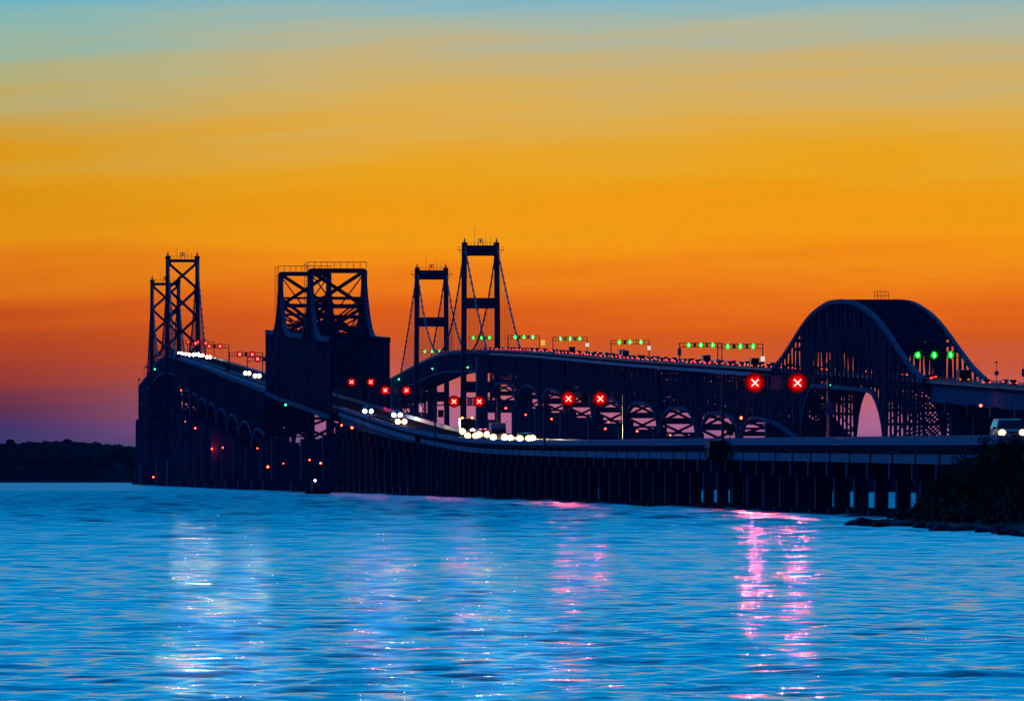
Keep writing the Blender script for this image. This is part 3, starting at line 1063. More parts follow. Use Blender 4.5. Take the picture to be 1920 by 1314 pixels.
def portal_tower(y):
    zt = 118.4
    tw = empty('tower', (XB, y, 0), new)
    hw = lambda z: 7.95 + 0.75 * (118 - z) / 118.0
    lw = lambda z: 2.45 + 0.5 * (118 - z) / 118.0
    for s in (-1, 1):
        v, f = [], []
        zs = [0, 30, 60, 90, zt]
        for z in zs:
            cx, w = XB + s * hw(z), lw(z) / 2
            v += [(cx - w, y - w * 1.6, z), (cx + w, y - w * 1.6, z), (cx + w, y + w * 1.6, z), (cx - w, y + w * 1.6, z)]
        for i in range(len(zs) - 1):
            for k in range(4):
                a, b = i * 4 + k, i * 4 + (k + 1) % 4
                f.append((a, b, b + 4, a + 4))
        f += [(3, 2, 1, 0), tuple(range(len(v) - 4, len(v)))]
        mesh_obj('leg', v, f, 'new_steel', tw)
        bar('access_platform', (XB + s * 9.3, y - 1.5, 116.0), (XB + s * 11.4, y - 1.5, 116.0), 3, .25, 'new_steel', tw)
        bar('platform_rail', (XB + s * 11.2, y - 1.5, 116.0), (XB + s * 11.2, y - 1.5, 117.6), .15, .15, 'new_steel', tw)
        bar('platform_rail', (XB + s * 9.3, y - 1.5, 117.5), (XB + s * 11.3, y - 1.5, 117.5), .15, .15, 'new_steel', tw)
        bar('platform_brace', (XB + s * 9.1, y - 1.5, 113.6), (XB + s * 10.9, y - 1.5, 115.9), .2, .2, 'new_steel', tw)
    for z, h in ((115.7, 5.2), (89.8, 5.2), (48.6, 5.4), (30.0, 5.0)):
        bar('cross_beam', (XB - hw(z) + 1.0, y, z), (XB + hw(z) - 1.0, y, z), 2.8, h, 'new_steel', tw)
    tower_top(tw, XB, y, 7.9, zt, 'new_steel', 9.5)
    box('tower_base', (XB, y, 6), (30, 18, 14), 'concrete', tw)
for y in (TB0, TB1):
    portal_tower(y)
for k in range(14):
    y0 = AB1 + k * 172
    far_truss_span(new, PB, y0, y0 + 172, HB * .9, 'new_steel', 14)
    c = PB(y0 + 172, 0, 0)
    if c.z > 12:
        pier(new, PB, y0 + 172, HB * .9, max(3.0, c.z - 23), 4.5)


# ------------------------------------------------------------------ lane-signal gantries
def disc_mesh(name, r, t, m, n=28):
    v = [(math.cos(2 * math.pi * i / n) * r, s * t / 2, math.sin(2 * math.pi * i / n) * r) for s in (-1, 1) for i in range(n)]
    f = [tuple(range(n - 1, -1, -1)), tuple(range(n, 2 * n))] + [(i, (i + 1) % n, n + (i + 1) % n, n + i) for i in range(n)]
    me = bpy.data.meshes.new(name)
    me.from_pydata(v, [], f)
    me.materials.append(M[m])
    return me
PLATE = disc_mesh('halo_plate', 1.08, 0.1, 'halo_plate')  # oversized disc added behind the lamp to carry its halo
PLATE_G = disc_mesh('halo_plate', 1.08, 0.1, 'halo_plate_green')

def poly_lamp(name, outline, t, m):
    n = len(outline)
    v = [(x, -t / 2, z) for x, z in outline] + [(x, t / 2, z) for x, z in outline]
    f = [tuple(range(n)), tuple(range(2 * n - 1, n - 1, -1))] + [(i, n + i, n + (i + 1) % n, (i + 1) % n) for i in range(n)]
    me = bpy.data.meshes.new(name)
    me.from_pydata(v, [], f)
    me.materials.append(M[m])
    return me
a, w = 0.36, 0.08
CROSS = poly_lamp('cross_lamp', [(w, 0), (a + w / 2, a - w / 2), (a - w / 2, a + w / 2), (0, w), (-a + w / 2, a + w / 2), (-a - w / 2, a - w / 2), (-w, 0),
                                 (-a - w / 2, -a + w / 2), (-a + w / 2, -a - w / 2), (0, -w), (a - w / 2, -a - w / 2), (a + w / 2, -a + w / 2)], 0.05, 'red_cross')
ARROW = poly_lamp('arrow_lamp', [(0.1, 0.5), (-0.1, 0.5), (-0.1, -0.05), (-0.38, -0.05), (0, -0.55), (0.38, -0.05), (0.1, -0.05)], 0.05, 'green_arrow')

def lamp_spot(name, loc, power, colour, parent, tilt=-2.0, cone=70, rad=0.3):
    l = bpy.data.lights.new(name, 'SPOT')
    l.energy = power
    l.color = colour
    l.spot_size = R(cone)
    l.spot_blend = 1.0
    l.shadow_soft_size = rad
    o = bpy.data.objects.new(name, l)
    # spot looks along local -Z: turn it to look along -Y and slightly down
    return link(o, parent, Matrix.Translation(loc) @ Matrix.Rotation(R(-90 - tilt), 4, 'X'))

def gantry(label, P, y, half, xs, lamp, group, boards=(), side=None, h=5.9, power=0.0, scale=1.0, posts=True, step=1.5):
    base = P(y, 0, 0)
    g = empty('signal_gantry', base)
    tag(g, label, 'gantry', group)
    if posts:
        for s in (-1, 1):
            bar('post', P(y, s * half, -0.5), P(y, s * half, h + 1.4), .32, .32, 'galvanised', g)
    for z in (h, h + 1.3):
        bar('chord', P(y, -half, z), P(y, half, z), .22, .22, 'galvanised', g)
    n = max(4, int(2 * half / step))
    for i in range(1, n):
        x = -half + 2 * half * i / n
        bar('web_post', P(y, x, h), P(y, x, h + 1.3), .12, .12, 'galvanised', g)
    for x in xs:
        c = P(y - 0.45, x, h + 0.65)
        sc = Matrix.Diagonal((scale, 1, scale, 1))
        p = link(bpy.data.objects.new('lane_signal', PLATE if lamp == 'cross' else PLATE_G), g, Matrix.Translation(c) @ sc)  # the signal's disc is an added halo reflector, its lamp hangs in front
        if lamp == 'cross':
            link(bpy.data.objects.new('cross_lamp', CROSS), p, Matrix.Translation(c + Vector((0, -.26, 0))))
            if power:
                lamp_spot('signal_light', c + Vector((0, -.5, 0)), power, (1.0, 0.03, 0.05), p)
        else:
            link(bpy.data.objects.new('arrow_lamp', ARROW), p, Matrix.Translation(c + Vector((0, -.24, 0))))
    for x, m in boards:
        c = P(y - 0.4, x, h + 0.65)
        box('sign_board', c, (1.0, 0.1, 1.3), m, g)
    if side:
        x, z, w_, h_, m = side
        c = P(y - 0.35, x, z)
        box('side_sign', c, (w_, 0.1, h_), m, g)
    return g

GR = 'lane-signal gantries with red crosses on the older bridge'
gantry('signal gantry with two large red crosses, first of its bridge, over the low trestle', PA, 868, 5.6, (-2.25, 2.25), 'cross', GR, ((0.0, 'sign_grey'),), power=60000)
gantry('signal gantry with two red crosses above the brightest headlights on the trestle', PA, 1165, 5.6, (-2.25, 2.25), 'cross', GR, ((0.0, 'sign_black'),), power=60000)
gantry('signal gantry with two red crosses in front of the nearer portal tower', PA, 1474, 5.6, (-2.25, 2.25), 'cross', GR, ((0.6, 'sign_white'), (-0.9, 'sign_black')), (-4.6, 4.4, 1.0, 1.3, 'sign_black'), power=40000)
gantry('signal gantry with two red crosses beside the small green road sign', PA, 1753, 5.6, (-2.25, 2.25), 'cross', GR, ((0.0, 'sign_grey'),), power=30000)
gantry('signal gantry with two red crosses where the road leaves the twin-peaked truss', PA, 1932, 5.6, (-2.25, 2.25), 'cross', GR, (), power=30000)
gantry('signal gantry half hidden behind the twin-peaked truss, green board beside red cross', PA, 2700, 5.6, (-2.25, 2.25), 'cross', GR, ((0.0, 'sign_green'),))
gantry('signal gantry with two red crosses just beyond the twin-peaked truss', PA, 2923, 5.85, (-2.25, 2.25), 'cross', GR, ((0.0, 'sign_black'),), (-6.4, 2.0, 1.6, 2.2, 'sign_black'))
gantry('signal gantry with two red crosses halfway up to the cross-braced towers', PA, 3400, 5.85, (-2.25, 2.25), 'cross', GR, ((0.0, 'sign_black'),))
gantry('signal gantry with red crosses below the foot of the nearer cross-braced tower', PA, 3660, 5.85, (-2.25, 2.25), 'cross', GR, ())
gantry('topmost signal gantry with red crosses beside the nearer cross-braced tower', PA, 3830, 5.85, (-2.25, 2.25), 'cross', GR, ())
gantry('unlit gantry frame on the far curve beyond the cross-braced towers, higher one', PA, 4900, 6.6, (), 'cross', GR, ((-5.0, 'sign_black'),))
gantry('unlit gantry frame with dark board on the far curve, lower one', PA, 5330, 7.5, (), 'cross', GR, ((-7.2, 'sign_black'),))

GG = 'lane-signal gantries with green arrows on the newer bridge'
gantry('gantry with three green arrows inside the near end of the humped truss', PB, 2040, 7.0, (-4.08, 0, 4.08), 'arrow', GG, (), posts=False, scale=0.92)
gantry('gantry with three green arrows and white post sign beside the humped truss', PB, 2593, 7.1, (-4.0, 0, 4.0), 'arrow', GG, ((-2.0, 'sign_green'), (2.0, 'sign_grey')), (7.1, 2.6, 1.3, 1.6, 'lit_sign'), scale=0.85)
gantry('gantry with three green arrows and teal post board, second from the humped truss', PB, 2745, 7.1, (-4.0, 0, 4.0), 'arrow', GG, ((-2.0, 'sign_green'), (2.0, 'sign_grey')), (-7.1, 4.2, 1.2, 2.4, 'sign_grey'), scale=0.85)
gantry('gantry with three green arrows, third from the humped truss', PB, 3065, 7.1, (-4.0, 0, 4.0), 'arrow', GG, ((-2.0, 'sign_black'),), (7.1, 4.4, 1.2, 1.5, 'lit_sign'), scale=0.85)
gantry('gantry with three green arrows, fourth from the humped truss', PB, 3401, 7.1, (-4.0, 0, 4.0), 'arrow', GG, ((-2.0, 'sign_grey'), (2.0, 'sign_grey')), (7.1, 4.0, 1.4, 1.5, 'lit_sign'), scale=0.85)
gantry('gantry with three green arrows and amber board, in front of the near portal tower', PB, 3715, 7.1, (-4.0, 0, 4.0), 'arrow', GG, ((-2.0, 'sign_green'), (2.0, 'sign_grey')), (8.6, 4.0, 2.0, 2.4, 'lit_sign_amber'), scale=0.85)
gantry('gantry with three green arrows between the legs of the nearer portal tower', PB, 4060, 6.4, (-4.0, 0, 4.0), 'arrow', GG, ((1.9, 'sign_white'),), scale=0.85, posts=False)
gantry('gantry with three green arrows between the legs of the farther portal tower', PB, 4548, 6.4, (-4.0, 0, 4.0), 'arrow', GG, (), scale=0.85, posts=False)
gantry('tall unlit gantry at the frame edge with a pale post sign', PB, 1792, 7.6, (), 'arrow', GG, (), (-7.6, 3.9, 1.4, 1.7, 'sign_white'), h=6.3)

# ------------------------------------------------------------------ single road signs
def road_sign(name, label, base, top, w_, h_, m, cat='sign', plate_z=None, double=False):
    b = Vector(base)
    g = empty(name, b)
    tag(g, label, cat)
    bar('post', b, b + Vector((0, 0, top)), .14, .14, 'galvanised', g)
    z = plate_z if plate_z else top - h_ / 2
    p = box('plate', b + Vector((0, -.14, z)), (w_, .05, h_), m, g)
    bar('bracket', b + Vector((-w_ * .4, -.09, z)), b + Vector((w_ * .4, -.09, z)), .06, .06, 'galvanised', g)
    return g, p, b + Vector((0, -.14, z))

road_sign('road_sign', 'plain grey rectangular sign on a post between the red-cross gantry and the arch opening', PA(863, 5.2, 0), 4.5, .95, 1.3, 'sign_grey')
road_sign('road_sign', 'small green sign on a post beside the descending road', PA(1743, 5.2, 0), 5.2, .95, 1.25, 'sign_green')
g, p, c = road_sign('hazard_marker', 'yellow sign with black slanted stripes above the service platform', PA(985, 5.2, 0), 2.5, .86, 1.3, 'sign_yellow')
for k in range(3):
    z = c.z - .42 + k * .42
    v = [(c.x - .42, c.y - .03, z - .16), (c.x + .42, c.y - .03, z + .1), (c.x + .42, c.y - .03, z + .28), (c.x - .42, c.y - .03, z + .02)]
    v += [(a_, b_ + .004, d_) for a_, b_, d_ in v]
    mesh_obj('stripe', v, [(0, 1, 2, 3), (7, 6, 5, 4), (0, 4, 5, 1), (1, 5, 6, 2), (2, 6, 7, 3), (3, 7, 4, 0)], 'sign_black', p)
# round blue sign with a white crescent
b = PB(1850, -6.9, 0)
g = empty('road_sign', b)
tag(g, 'round blue sign with a white crescent on a thin pole by the tall gantry', 'sign')
bar('post', b, b + Vector((0, 0, 5.8)), .12, .12, 'galvanised', g)
box('lamp_cap', b + Vector((-.1, 0, 5.9)), (.6, .3, .3), 'housing', g)
pl = link(bpy.data.objects.new('plate', disc_mesh('round_plate', .52, .05, 'sign_blue')), g, Matrix.Translation(b + Vector((0, -.12, 3.4))))
cv, cf = [], []
for i in range(15):
    t = R(40 + 280 * i / 14)
    for r_ in (.2, .33):
        cv.append((b.x + math.cos(t) * r_, b.y - .16, b.z + 3.4 + math.sin(t) * r_))
n0 = len(cv)
cv += [(x, y + .006, z) for x, y, z in cv]
for i in range(14):
    cf += [(2 * i, 2 * i + 1, 2 * i + 3, 2 * i + 2), (n0 + 2 * i + 2, n0 + 2 * i + 3, n0 + 2 * i + 1, n0 + 2 * i)]
mesh_obj('crescent', cv, cf, 'sign_white', pl)

# ------------------------------------------------------------------ service platform hung on the trestle's near side
sp = empty('service_platform', PA(868, -6.3, -2.0), old)
box('floor_plate', PA(868, -6.3, -1.5), (2.3, 4.4, .2), 'dark_concrete', sp)
box('cabinet', PA(868, -6.2, -0.5), (1.9, 3.6, 1.9), 'housing', sp)
box('cabinet', PA(866, -6.9, -0.9), (.8, 1.2, 1.0), 'housing', sp)
for i in range(4):
    bar('platform_post', PA(866 + i * 1.4, -7.4, -1.4), PA(866 + i * 1.4, -7.4, -.2), .07, .07, 'galvanised', sp)
bar('platform_rail', PA(866, -7.4, -.2), PA(870.2, -7.4, -.2), .07, .07, 'galvanised', sp)

# ------------------------------------------------------------------ marker lights on the piers and spans
NAV = [('nav_red', old, 72.5, [(3567, 28.1, .9), (3375, 24, 1.0), (3079, 14.6, .8), (2911, 14.4, .7), (2486, 12.6, .6), (2381, 6.9, 1.0), (2036, 8.1, .6), (1961, 7.2, .8),
                               (1833, 15.3, .7), (1775, 14.4, .8), (3672, 42.6, .8), (4907, 7, 1.0), (4442, 4.4, 1.3), (4700, 6.0, .8), (5914, 5.4, 1.5), (3943, 6.8, .9), (2240, 7.6, .5), (2330, 6.0, .5)]),
       ('nav_green', old, 72.5, [(4390, 61.5, 1.0), (2221, 23.3, .7)]),
       ('nav_red', new, 218.3, [(3377, 27.9, 1.1), (3550, 31, .9), (3697, 35, 1.2), (3065, 22, 1.0), (2907, 20.2, 1.0), (2758, 18, .8), (2485, 21.8, 1.3), (1862, 20.0, 1.0), (3050, 24.5, .7)]),
       ('nav_green', new, 218.3, [(2212, 28.6, .8), (4745, 60.5, 1.1), (4359, 61.4, .9), (4013, 57.4, .9)]),
       ('nav_white', new, 217.5, [(2673, 1.6, .9)])]
for m, br, x, rows in NAV:
    for (y, z, d) in rows:
        xx = x - 1.6 + bend(y)
        n = box('navigation_light', (xx, y - 2.0, z), (d * .62, d * .62, d * .62), m, br, shape='ball')
        bar('bracket', (xx + .2, y - 2.0, z - .1), (xx + 2.2, y - 1.9, z - .1), .12, .12, 'galvanised', n)

# ------------------------------------------------------------------ vehicles
def car_proto(name, prof, width, belt, glass_pts, wheels, wr, paint, lamps):
    """side profile carried across the width, cabin narrowing above the belt line. nose towards +y"""
    root = bpy.data.objects.new(name, None)
    root.empty_display_size = .5
    col.objects.link(root)
    WM[root.name] = Matrix.Identity(4)
    hw = width / 2

    def hx(z):
        return hw - max(0.0, z - belt) * 0.32 - max(0.0, 0.45 - z) * 0.15
    n = len(prof)
    v = [(-hx(z), y, z) for y, z in prof] + [(hx(z), y, z) for y, z in prof]
    f = [tuple(range(n)), tuple(range(2 * n - 1, n - 1, -1))] + [(i, n + i, n + (i + 1) % n, (i + 1) % n) for i in range(n)]
    mesh_obj('body', v, f, paint, root)
    # windscreen and rear window: cross panes, side windows: one pane each side
    (ws0, ws1), (rw0, rw1), side = glass_pts
    for nm, (a_, b_), sg in (('windscreen', (ws0, ws1), 1), ('rear_window', (rw0, rw1), -1)):
        (ya, za), (yb, zb) = a_, b_
        e = 0.015
        v = [(-hx(za) + .1, ya + e * sg, za + e), (hx(za) - .1, ya + e * sg, za + e), (hx(zb) - .08, yb + e * sg, zb + e), (-hx(zb) + .08, yb + e * sg, zb + e)]
        v += [(x, y - .03 * sg, z - .03) for x, y, z in v]
        mesh_obj(nm, v, [(0, 1, 2, 3), (7, 6, 5, 4), (0, 4, 5, 1), (1, 5, 6, 2), (2, 6, 7, 3), (3, 7, 4, 0)], 'car_glass', root)
    for s in (-1, 1):
        v = [(s * (hx(z) + .012), y, z) for y, z in side] + [(s * (hx(z) - .03), y, z) for y, z in side]
        k = len(side)
        f = [tuple(range(k)), tuple(range(2 * k - 1, k - 1, -1))] + [(i, k + i, k + (i + 1) % k, (i + 1) % k) for i in range(k)]
        mesh_obj('side_window', v, f, 'car_glass', root)
        ymir = max(p[0] for p in side) - .1
        box('wing_mirror', (s * (hw + .12), ymir, belt + .1), (.22, .14, .16), paint, root)
        for yw in wheels:
            w_ = bar('wheel', (s * (hw - .24), yw, wr), (s * (hw + .005), yw, wr), wr * 2, wr * 2, 'tyre', root, 'rod')
            bar('hub', (s * (hw - .1), yw, wr), (s * (hw + .018), yw, wr), wr * 1.15, wr * 1.15, 'rim', w_, 'rod')
    return root

def add_lamps(root, hw, tail_y, tail_z, nose_y, head_z, head=None, tails=False, size=(.26, .2), hs=.26, fog=False):
    for s in (-1, 1):
        if tails:
            box('tail_light', (s * (hw - .22), tail_y - .02, tail_z), (size[0], .07, size[1]), 'tail_red', root)
        if head:
            h = bar('headlight', (s * (hw - .28), nose_y - .02, head_z), (s * (hw - .28), nose_y + .05, head_z), hs * 3.1, hs * 3.1, head + '_rim', root, 'rod')  # glowing disc added behind the bulb to imitate a halo
            bar('bulb', (s * (hw - .28), nose_y, head_z), (s * (hw - .28), nose_y + .09, head_z), hs * 2, hs * 2, head, h, 'rod')  # bulb made oversized to stand for its glare
            if fog:
                bar('fog_lamp', (s * (hw - .36), nose_y - .02, head_z - .32), (s * (hw - .36), nose_y + .05, head_z - .32), .2, .2, head, root, 'rod')
    box('number_plate', (0, tail_y - .03, tail_z - .22), (.5, .04, .2), 'sign_white', root)

SEDAN = ([(-2.25, .35), (2.2, .3), (2.3, .62), (2.05, .8), (1.0, .95), (.35, 1.42), (-.95, 1.45), (-1.65, 1.02), (-2.2, 1.0), (-2.3, .7)], 1.8, .93,
         (((1.0, .97), (.38, 1.38)), ((-1.62, 1.04), (-.98, 1.40)), [(.85, .98), (.3, 1.34), (-.9, 1.36), (-1.4, 1.02)]), (1.4, -1.4), .33)
SUV = ([(-2.3, .4), (2.25, .38), (2.35, .75), (2.2, .98), (1.15, 1.1), (.6, 1.68), (-1.9, 1.72), (-2.25, 1.1), (-2.35, .8)], 1.92, 1.08,
       (((1.12, 1.14), (.64, 1.62)), ((-2.22, 1.14), (-1.94, 1.64)), [(1.0, 1.13), (.55, 1.58), (-1.8, 1.6), (-2.05, 1.13)]), (1.45, -1.45), .38)
VAN = ([(-2.5, .35), (2.4, .33), (2.52, .68), (2.4, .92), (1.75, 1.12), (.95, 1.72), (.6, 1.78), (-2.3, 1.78), (-2.5, 1.1), (-2.55, .7)], 1.96, 1.06,
       (((1.72, 1.15), (1.0, 1.68)), ((-2.48, 1.16), (-2.32, 1.70)), [(1.5, 1.12), (.85, 1.62), (-2.15, 1.64), (-2.3, 1.12)]), (1.55, -1.5), .36)
TRUCK = ([(-4.2, .55), (3.6, .5), (3.75, .9), (3.7, 1.5), (3.35, 2.4), (2.2, 2.45), (2.15, 3.3), (-4.2, 3.3)], 2.4, 3.4,
         (((3.69, 1.55), (3.38, 2.3)), ((-4.2, 1.2), (-4.2, 2.4)), [(3.4, 1.5), (3.2, 2.2), (2.4, 2.2), (2.4, 1.5)]), (2.8, -2.8), .5)

def copy_tree(o, parent=None):
    c = o.copy()
    col.objects.link(c)
    if parent is not None:
        c.parent = parent
    for ch in o.children:
        copy_tree(ch, c)
    return c

protos = {}
def place(kind, spec, paint, head, tails, P, y, dx, away, label, cat, group, hs=.26, fog=False, spot=0.0, cone=9):
    key = (kind, paint, head, tails, hs, fog)
    if key not in protos:
        pr = car_proto(kind, *spec, paint, None)
        pf = spec[0]
        ny, ty = max(p[0] for p in pf), min(p[0] for p in pf)
        hz = {'sedan': .66, 'sport_utility_car': .84, 'minivan': .8, 'truck': .95}[kind]
        add_lamps(pr, spec[1] / 2, ty, {'sedan': .86, 'sport_utility_car': 1.0, 'minivan': .98, 'truck': 1.0}[kind], ny, hz, head, tails, hs=hs, fog=fog)
        protos[key] = pr
        o = pr
    else:
        o = copy_tree(protos[key])
    slope = math.atan((P(y + 3, 0, 0).z - P(y - 3, 0, 0).z) / 6.0)
    if away:
        mt = Matrix.Translation(P(y, dx, 0.01)) @ Matrix.Rotation(slope, 4, 'X')
    else:
        mt = Matrix.Translation(P(y, dx, 0.01)) @ Matrix.Rotation(slope, 4, 'X') @ Matrix.Rotation(math.pi, 4, 'Z')
    o.matrix_basis = mt
    tag(o, label, cat, group)
    if spot:
        l = bpy.data.lights.new('headlight_beam', 'SPOT')
        l.energy = spot
        l.color = (1.0, .80, .42) if head == 'head_warm' else (.84, .92, 1.0)
        l.spot_size, l.spot_blend, l.shadow_soft_size = R(cone), .7, .35
        lo = bpy.data.objects.new('headlight_beam', l)
        col.objects.link(lo)
        lo.parent = o
        lo.matrix_basis = Matrix.Translation((0, max(p[0] for p in spec[0]) + .25, .8)) @ Matrix.Rotation(R(89), 4, 'X')
    return o

SPEC = {'sedan': SEDAN, 'sport_utility_car': SUV, 'minivan': VAN, 'truck': TRUCK}
GH = 'oncoming vehicles with headlights on the older bridge'
L1, L2 = -1.85, 1.85
HEADS = [
    (1276, L1, 'sport_utility_car', 5, 'head_warm', 'car whose headlights blaze nearest the camera on the trestle'),
    (1326, L2, 'sport_utility_car', 1, 'head_warm', 'car with blazing headlights, second in the trestle line'),
    (1345, L1, 'truck', 2, 'head_warm', 'box truck with blazing headlights in the trestle line'),
    (1385, L2, 'sedan', 3, 'head_warm', 'low car with one dimmer pair of lights amid the trestle line'),
    (1425, L1, 'sport_utility_car', 0, 'head_warm', 'dark car with warm headlights, fifth in the trestle line'),
    (1456, L2, 'sport_utility_car', 2, 'head_warm', 'pale car with warm headlights, sixth in the trestle line'),
    (1508, L2, 'truck', 0, 'head_warm', 'truck with amber roof lamps at the rear of the trestle line'),
    (1690, L1, 'sport_utility_car', 4, 'head_warm', 'lone car with rosy headlights descending before the trestle'),
    (1790, L2, 'sport_utility_car', 2, 'head_cool', 'front car of two with bluish headlights on the descent'),
    (1852, L1, 'minivan', 1, 'head_cool', 'rear car of two with bluish headlights on the descent'),
    (2700, L2, 'sport_utility_car', 2, 'head_warm', 'front car with starry headlights just past the twin-peaked truss'),
    (2722, L1, 'sport_utility_car', 1, 'head_warm', 'middle car of the bright group just past the twin-peaked truss'),
    (2840, L1, 'sedan', 0, 'head_warm', 'last dim car of the group just past the twin-peaked truss'),
    (3590, L2, 'sport_utility_car', 2, 'head_warm', 'single car ahead of the bright group near the cross-braced towers'),
    (3740, L2, 'sport_utility_car', 1, 'head_warm', 'front car of the brightest group near the cross-braced towers'),
    (3775, L1, 'truck', 2, 'head_warm', 'truck in the brightest group near the cross-braced towers'),
    (3830, L2, 'sport_utility_car', 5, 'head_warm', 'car behind the truck in the bright group near the towers'),
    (3880, L1, 'minivan', 1, 'head_warm', 'rear car of the bright group near the cross-braced towers'),
    (4030, L1, 'sedan', 3, 'head_warm', 'lone pair of headlights at the nearer cross-braced tower'),
]
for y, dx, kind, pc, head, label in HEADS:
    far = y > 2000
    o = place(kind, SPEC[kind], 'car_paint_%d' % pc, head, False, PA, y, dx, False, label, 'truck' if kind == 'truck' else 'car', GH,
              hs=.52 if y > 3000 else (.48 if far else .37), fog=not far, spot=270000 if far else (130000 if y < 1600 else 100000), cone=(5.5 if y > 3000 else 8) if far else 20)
# amber roof lamps on the last truck of the trestle line
for o in list(scene.objects):
    if o.get('label', '').startswith('truck with amber'):
        for s in (-.9, .9):
            link_o = bpy.data.objects.new('roof_lamp', unit('ball', 'amber'))
            col.objects.link(link_o)
            link_o.parent = o
            link_o.matrix_basis = Matrix.Translation((s, 2.1, 3.4)) @ Matrix.Diagonal((.34, .34, .34, 1))

# the minivan rolling ashore at the frame edge
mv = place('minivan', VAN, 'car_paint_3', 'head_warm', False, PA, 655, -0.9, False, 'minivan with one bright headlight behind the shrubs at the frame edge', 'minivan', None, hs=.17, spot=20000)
mv.matrix_basis = mv.matrix_basis @ Matrix.Diagonal((1.16, 1.1, 1.16, 1))

# westbound queue
GT = 'cars queueing westbound with red tail lights on the newer bridge'
rq = random.Random(21)
nq = 0
for lane, dx in enumerate((-4.0, 0.0, 4.0)):
    y = 2395 + rq.uniform(0, 20)
    while y < 4040:
        kind = rq.choice(['sedan', 'sport_utility_car', 'sport_utility_car', 'minivan'] if rq.random() > .02 else ['truck'])
        pc = rq.choice([0, 1, 2, 3, 5])
        place(kind, SPEC[kind], 'car_paint_%d' % pc, None, True, PB, y, dx + rq.uniform(-.3, .3), True,
              'vehicle with red tail lights in the dense queue between humped truss and portal tower', 'car', GT)
        nq += 1
        y += rq.uniform(12, 54) * (1.25 if y > 3300 else 1.0) + (5 if kind == 'truck' else 0)
for k, (y, dx, kind, pc, label) in enumerate([
        (1835, 4.0, 'sedan', 0, 'dark car with tail lights entering at the edge by the tall gantry'),
        (1878, 0.0, 'sport_utility_car', 5, 'dark car with tail lights left of the round blue sign'),
        (1896, -4.0, 'sport_utility_car', 1, 'silver car with tail lights on the approach to the humped truss'),
        (1925, 4.0, 'sedan', 3, 'blue car with tail lights nearing the humped truss'),
        (1978, 0.0, 'truck', 0, 'dark box truck with tail lights at the mouth of the humped truss'),
        (2020, -4.0, 'minivan', 2, 'pale van with tail lights entering the humped truss'),
        (2050, 0.0, 'sedan', 4, 'red car with tail lights below the green arrows of the humped truss')]):
    place(kind, SPEC[kind], 'car_paint_%d' % pc, None, True, PB, y, dx, True, label, 'truck' if kind == 'truck' else 'car', 'westbound vehicles at the humped truss')
y = 2080
while y < 2390:
    kind = rq.choice(['sedan', 'sport_utility_car', 'minivan'])
    place(kind, SPEC[kind], 'car_paint_%d' % rq.choice([0, 1, 3, 5]), None, True, PB, y, rq.choice([-4.0, 0, 4.0]), True,
          'car glimpsed by its tail lights between the posts of the humped truss', 'car', 'cars inside the humped truss')
    y += rq.uniform(20, 40)

# ------------------------------------------------------------------ shrubs on the bank
def shrub(x, y, hgt, rad, label, seed):
    rs = random.Random(seed)
    z0 = bank_z(x, y) - .1
    g = empty('shrub', (x, y, z0))
    tag(g, label, 'shrub', 'shrubs on the bank')
    for k in range(5):
        an = rs.uniform(0, 6.3)
        tip = Vector((x + math.cos(an) * rad * .5, y + math.sin(an) * rad * .5, z0 + hgt * rs.uniform(.6, .85)))
        bar('stem', (x + rs.uniform(-.1, .1), y, z0), tip, .07, .07, 'bark', g, 'rod')
    v, f = [], []
    clumps = [(Vector((rs.gauss(0, .42) * rad, rs.gauss(0, .42) * rad, hgt * rs.uniform(.25, .92))), rs.uniform(.25, .5) * rad) for _ in range(34)]
    for c, cr in clumps:
        for _ in range(70):
            d = Vector((rs.gauss(0, 1), rs.gauss(0, 1), rs.gauss(0, 1))).normalized() * cr * rs.uniform(.5, 1.05)
            p = Vector((x, y, z0)) + c + d
            if p.z < z0:
                continue
            u = Vector((rs.gauss(0, 1), rs.gauss(0, 1), rs.gauss(0, 1))).normalized()
            t = u.cross(Vector((rs.gauss(0, 1), rs.gauss(0, 1), rs.gauss(0, 1)))).normalized()
            l, w_ = rs.uniform(.09, .17), rs.uniform(.035, .06)
            b_ = len(v)
            v += [p - u * l, p + t * w_, p + u * l, p - t * w_]
            f.append((b_, b_ + 1, b_ + 2, b_ + 3))
    mesh_obj('foliage', v, f, 'leaf', g)
def undergrowth():
    rs = random.Random(77)
    v, f = [], []
    for _ in range(16000):
        y = rs.uniform(520, 640)
        x = 60.5 + abs(rs.gauss(0, 1)) * 7.5 + 1.5
        gz = bank_z(x, y)
        if gz < 0.5 or x > 74.2:
            continue
        top = 0.25 + 1.6 * max(0.0, mnoise.noise(Vector((x * .35, y * .16, 2))) + .35) * min(1.0, (x - 61) / 5)
        p = Vector((x, y, gz + rs.uniform(0, top)))
        u = Vector((rs.gauss(0, .6), rs.gauss(0, .6), rs.uniform(.2, 1))).normalized()
        t = u.cross(Vector((rs.gauss(0, 1), rs.gauss(0, 1), rs.gauss(0, 1)))).normalized()
        l, w_ = rs.uniform(.12, .3), rs.uniform(.05, .11)
        b_ = len(v)
        v += [p - u * l, p + t * w_, p + u * l, p - t * w_]
        f.append((b_, b_ + 1, b_ + 2, b_ + 3))
    o = mesh_obj('undergrowth', v, f, 'leaf')
    tag(o, 'dark weeds and brush covering the bank at the frame edge', 'undergrowth', kind='stuff')
undergrowth()
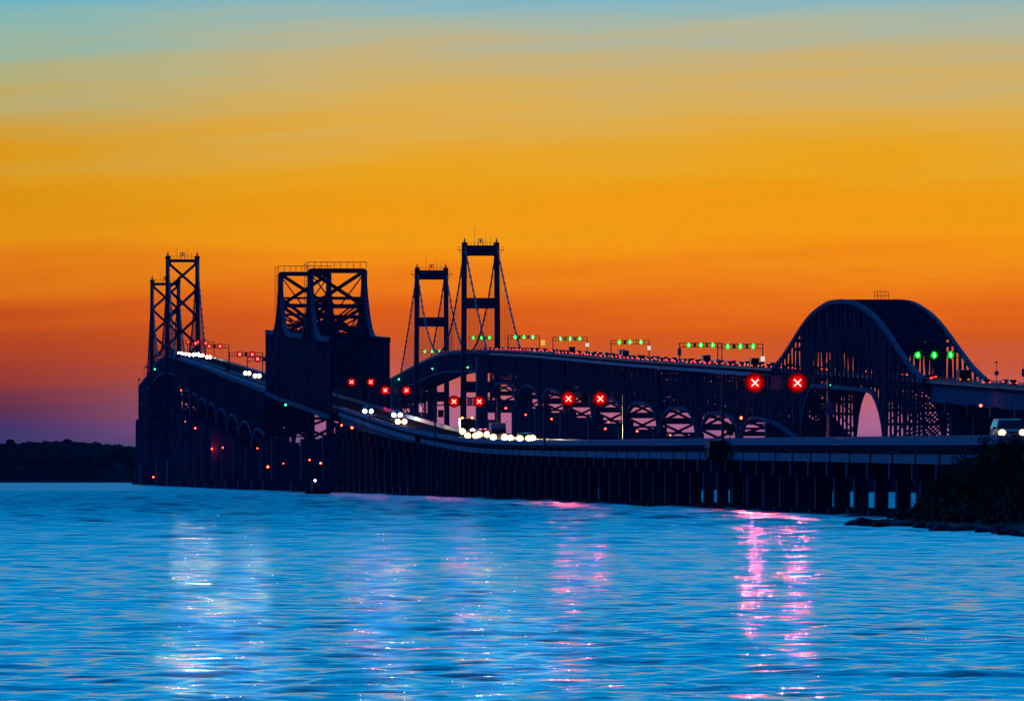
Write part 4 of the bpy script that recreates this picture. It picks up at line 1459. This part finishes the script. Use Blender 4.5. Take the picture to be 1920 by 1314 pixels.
SH = [(72.0, 598, 7.0, 1.7, 'leafy shrub lit by the minivan headlight at the frame edge'), (72.4, 606, 6.6, 1.5, 'round shrub just in front of the minivan'),
      (72.0, 614, 6.0, 1.6, 'dark shrub on the bank crest beside the trestle end'), (71.5, 623, 5.2, 1.6, 'dark shrub lower along the trestle, second from its foot'),
      (71.2, 632, 4.2, 1.5, 'dark shrub at the foot of the slope under the trestle'), (71.8, 639, 3.0, 1.2, 'smallest dark shrub where trestle meets bank'),
      (69.2, 592, 5.2, 1.9, 'broad dark shrub midway down the bank at the frame edge'), (67.0, 580, 3.8, 1.8, 'dark shrub low on the bank above the boulders'),
      (69.6, 606, 4.6, 1.8, 'dense dark shrub in the middle of the bank')]
for i, (x, y, h_, r_, lb) in enumerate(SH):
    shrub(x, y, h_ - bank_z(x, y), r_, lb, 40 + i)

# ------------------------------------------------------------------ small boat moored off the piers
def boat(x, y, label):
    g = empty('motor_boat', (x, y, 0))
    tag(g, label, 'boat')
    st = [(-2.6, .75, .9), (-1.0, .95, .85), (.8, .9, .95), (2.0, .5, 1.1), (2.7, .05, 1.25)]
    v, f = [], []
    for s_, w_, h_ in st:
        v += [(x + s_, y - w_, h_), (x + s_, y - w_ * .55, -.2), (x + s_, y + w_ * .55, -.2), (x + s_, y + w_, h_)]
    for i in range(len(st) - 1):
        for k in range(4):
            a_, b_ = i * 4 + k, i * 4 + (k + 1) % 4
            f.append((a_, b_, b_ + 4, a_ + 4))
    f += [(0, 3, 2, 1)]
    mesh_obj('hull', v, f, 'boat_hull', g)
    v = [(x - 1.2, y - .7, .85), (x + .8, y - .6, .85), (x + .8, y + .6, .85), (x - 1.2, y + .7, .85), (x - 1.0, y - .55, 2.0), (x + .3, y - .5, 2.0), (x + .3, y + .5, 2.0), (x - 1.0, y + .55, 2.0)]
    mesh_obj('cabin', v, CUBE_F, 'boat_hull', g)
    bar('mast', (x - .5, y, 2.0), (x - .5, y, 3.0), .08, .08, 'galvanised', g)
    box('anchor_light', (x - .5, y, 3.1), (.45, .45, .45), 'nav_white', g, shape='ball')
boat(62.5, 1745, 'small dark motor boat with a white light below the twin-peaked truss')

# ------------------------------------------------------------------ dusk haze over the bay
hz = bpy.data.materials.new('haze')
hz.use_nodes = True
hn = hz.node_tree
hn.nodes.clear()
pv = hn.nodes.new('ShaderNodeVolumePrincipled')
pv.inputs['Color'].default_value = (0.38, 0.62, 1.0, 1)
pv.inputs['Density'].default_value = 0.8e-5
pv.inputs['Anisotropy'].default_value = 0.0
ho = hn.nodes.new('ShaderNodeOutputMaterial')
hn.links.new(pv.outputs[0], ho.inputs['Volume'])
M['haze'] = hz
haze = box('haze', (800, 4000, 68), (9000, 8800, 138), 'haze')
tag(haze, 'thin blue evening haze over the bay and bridges', kind='stuff')
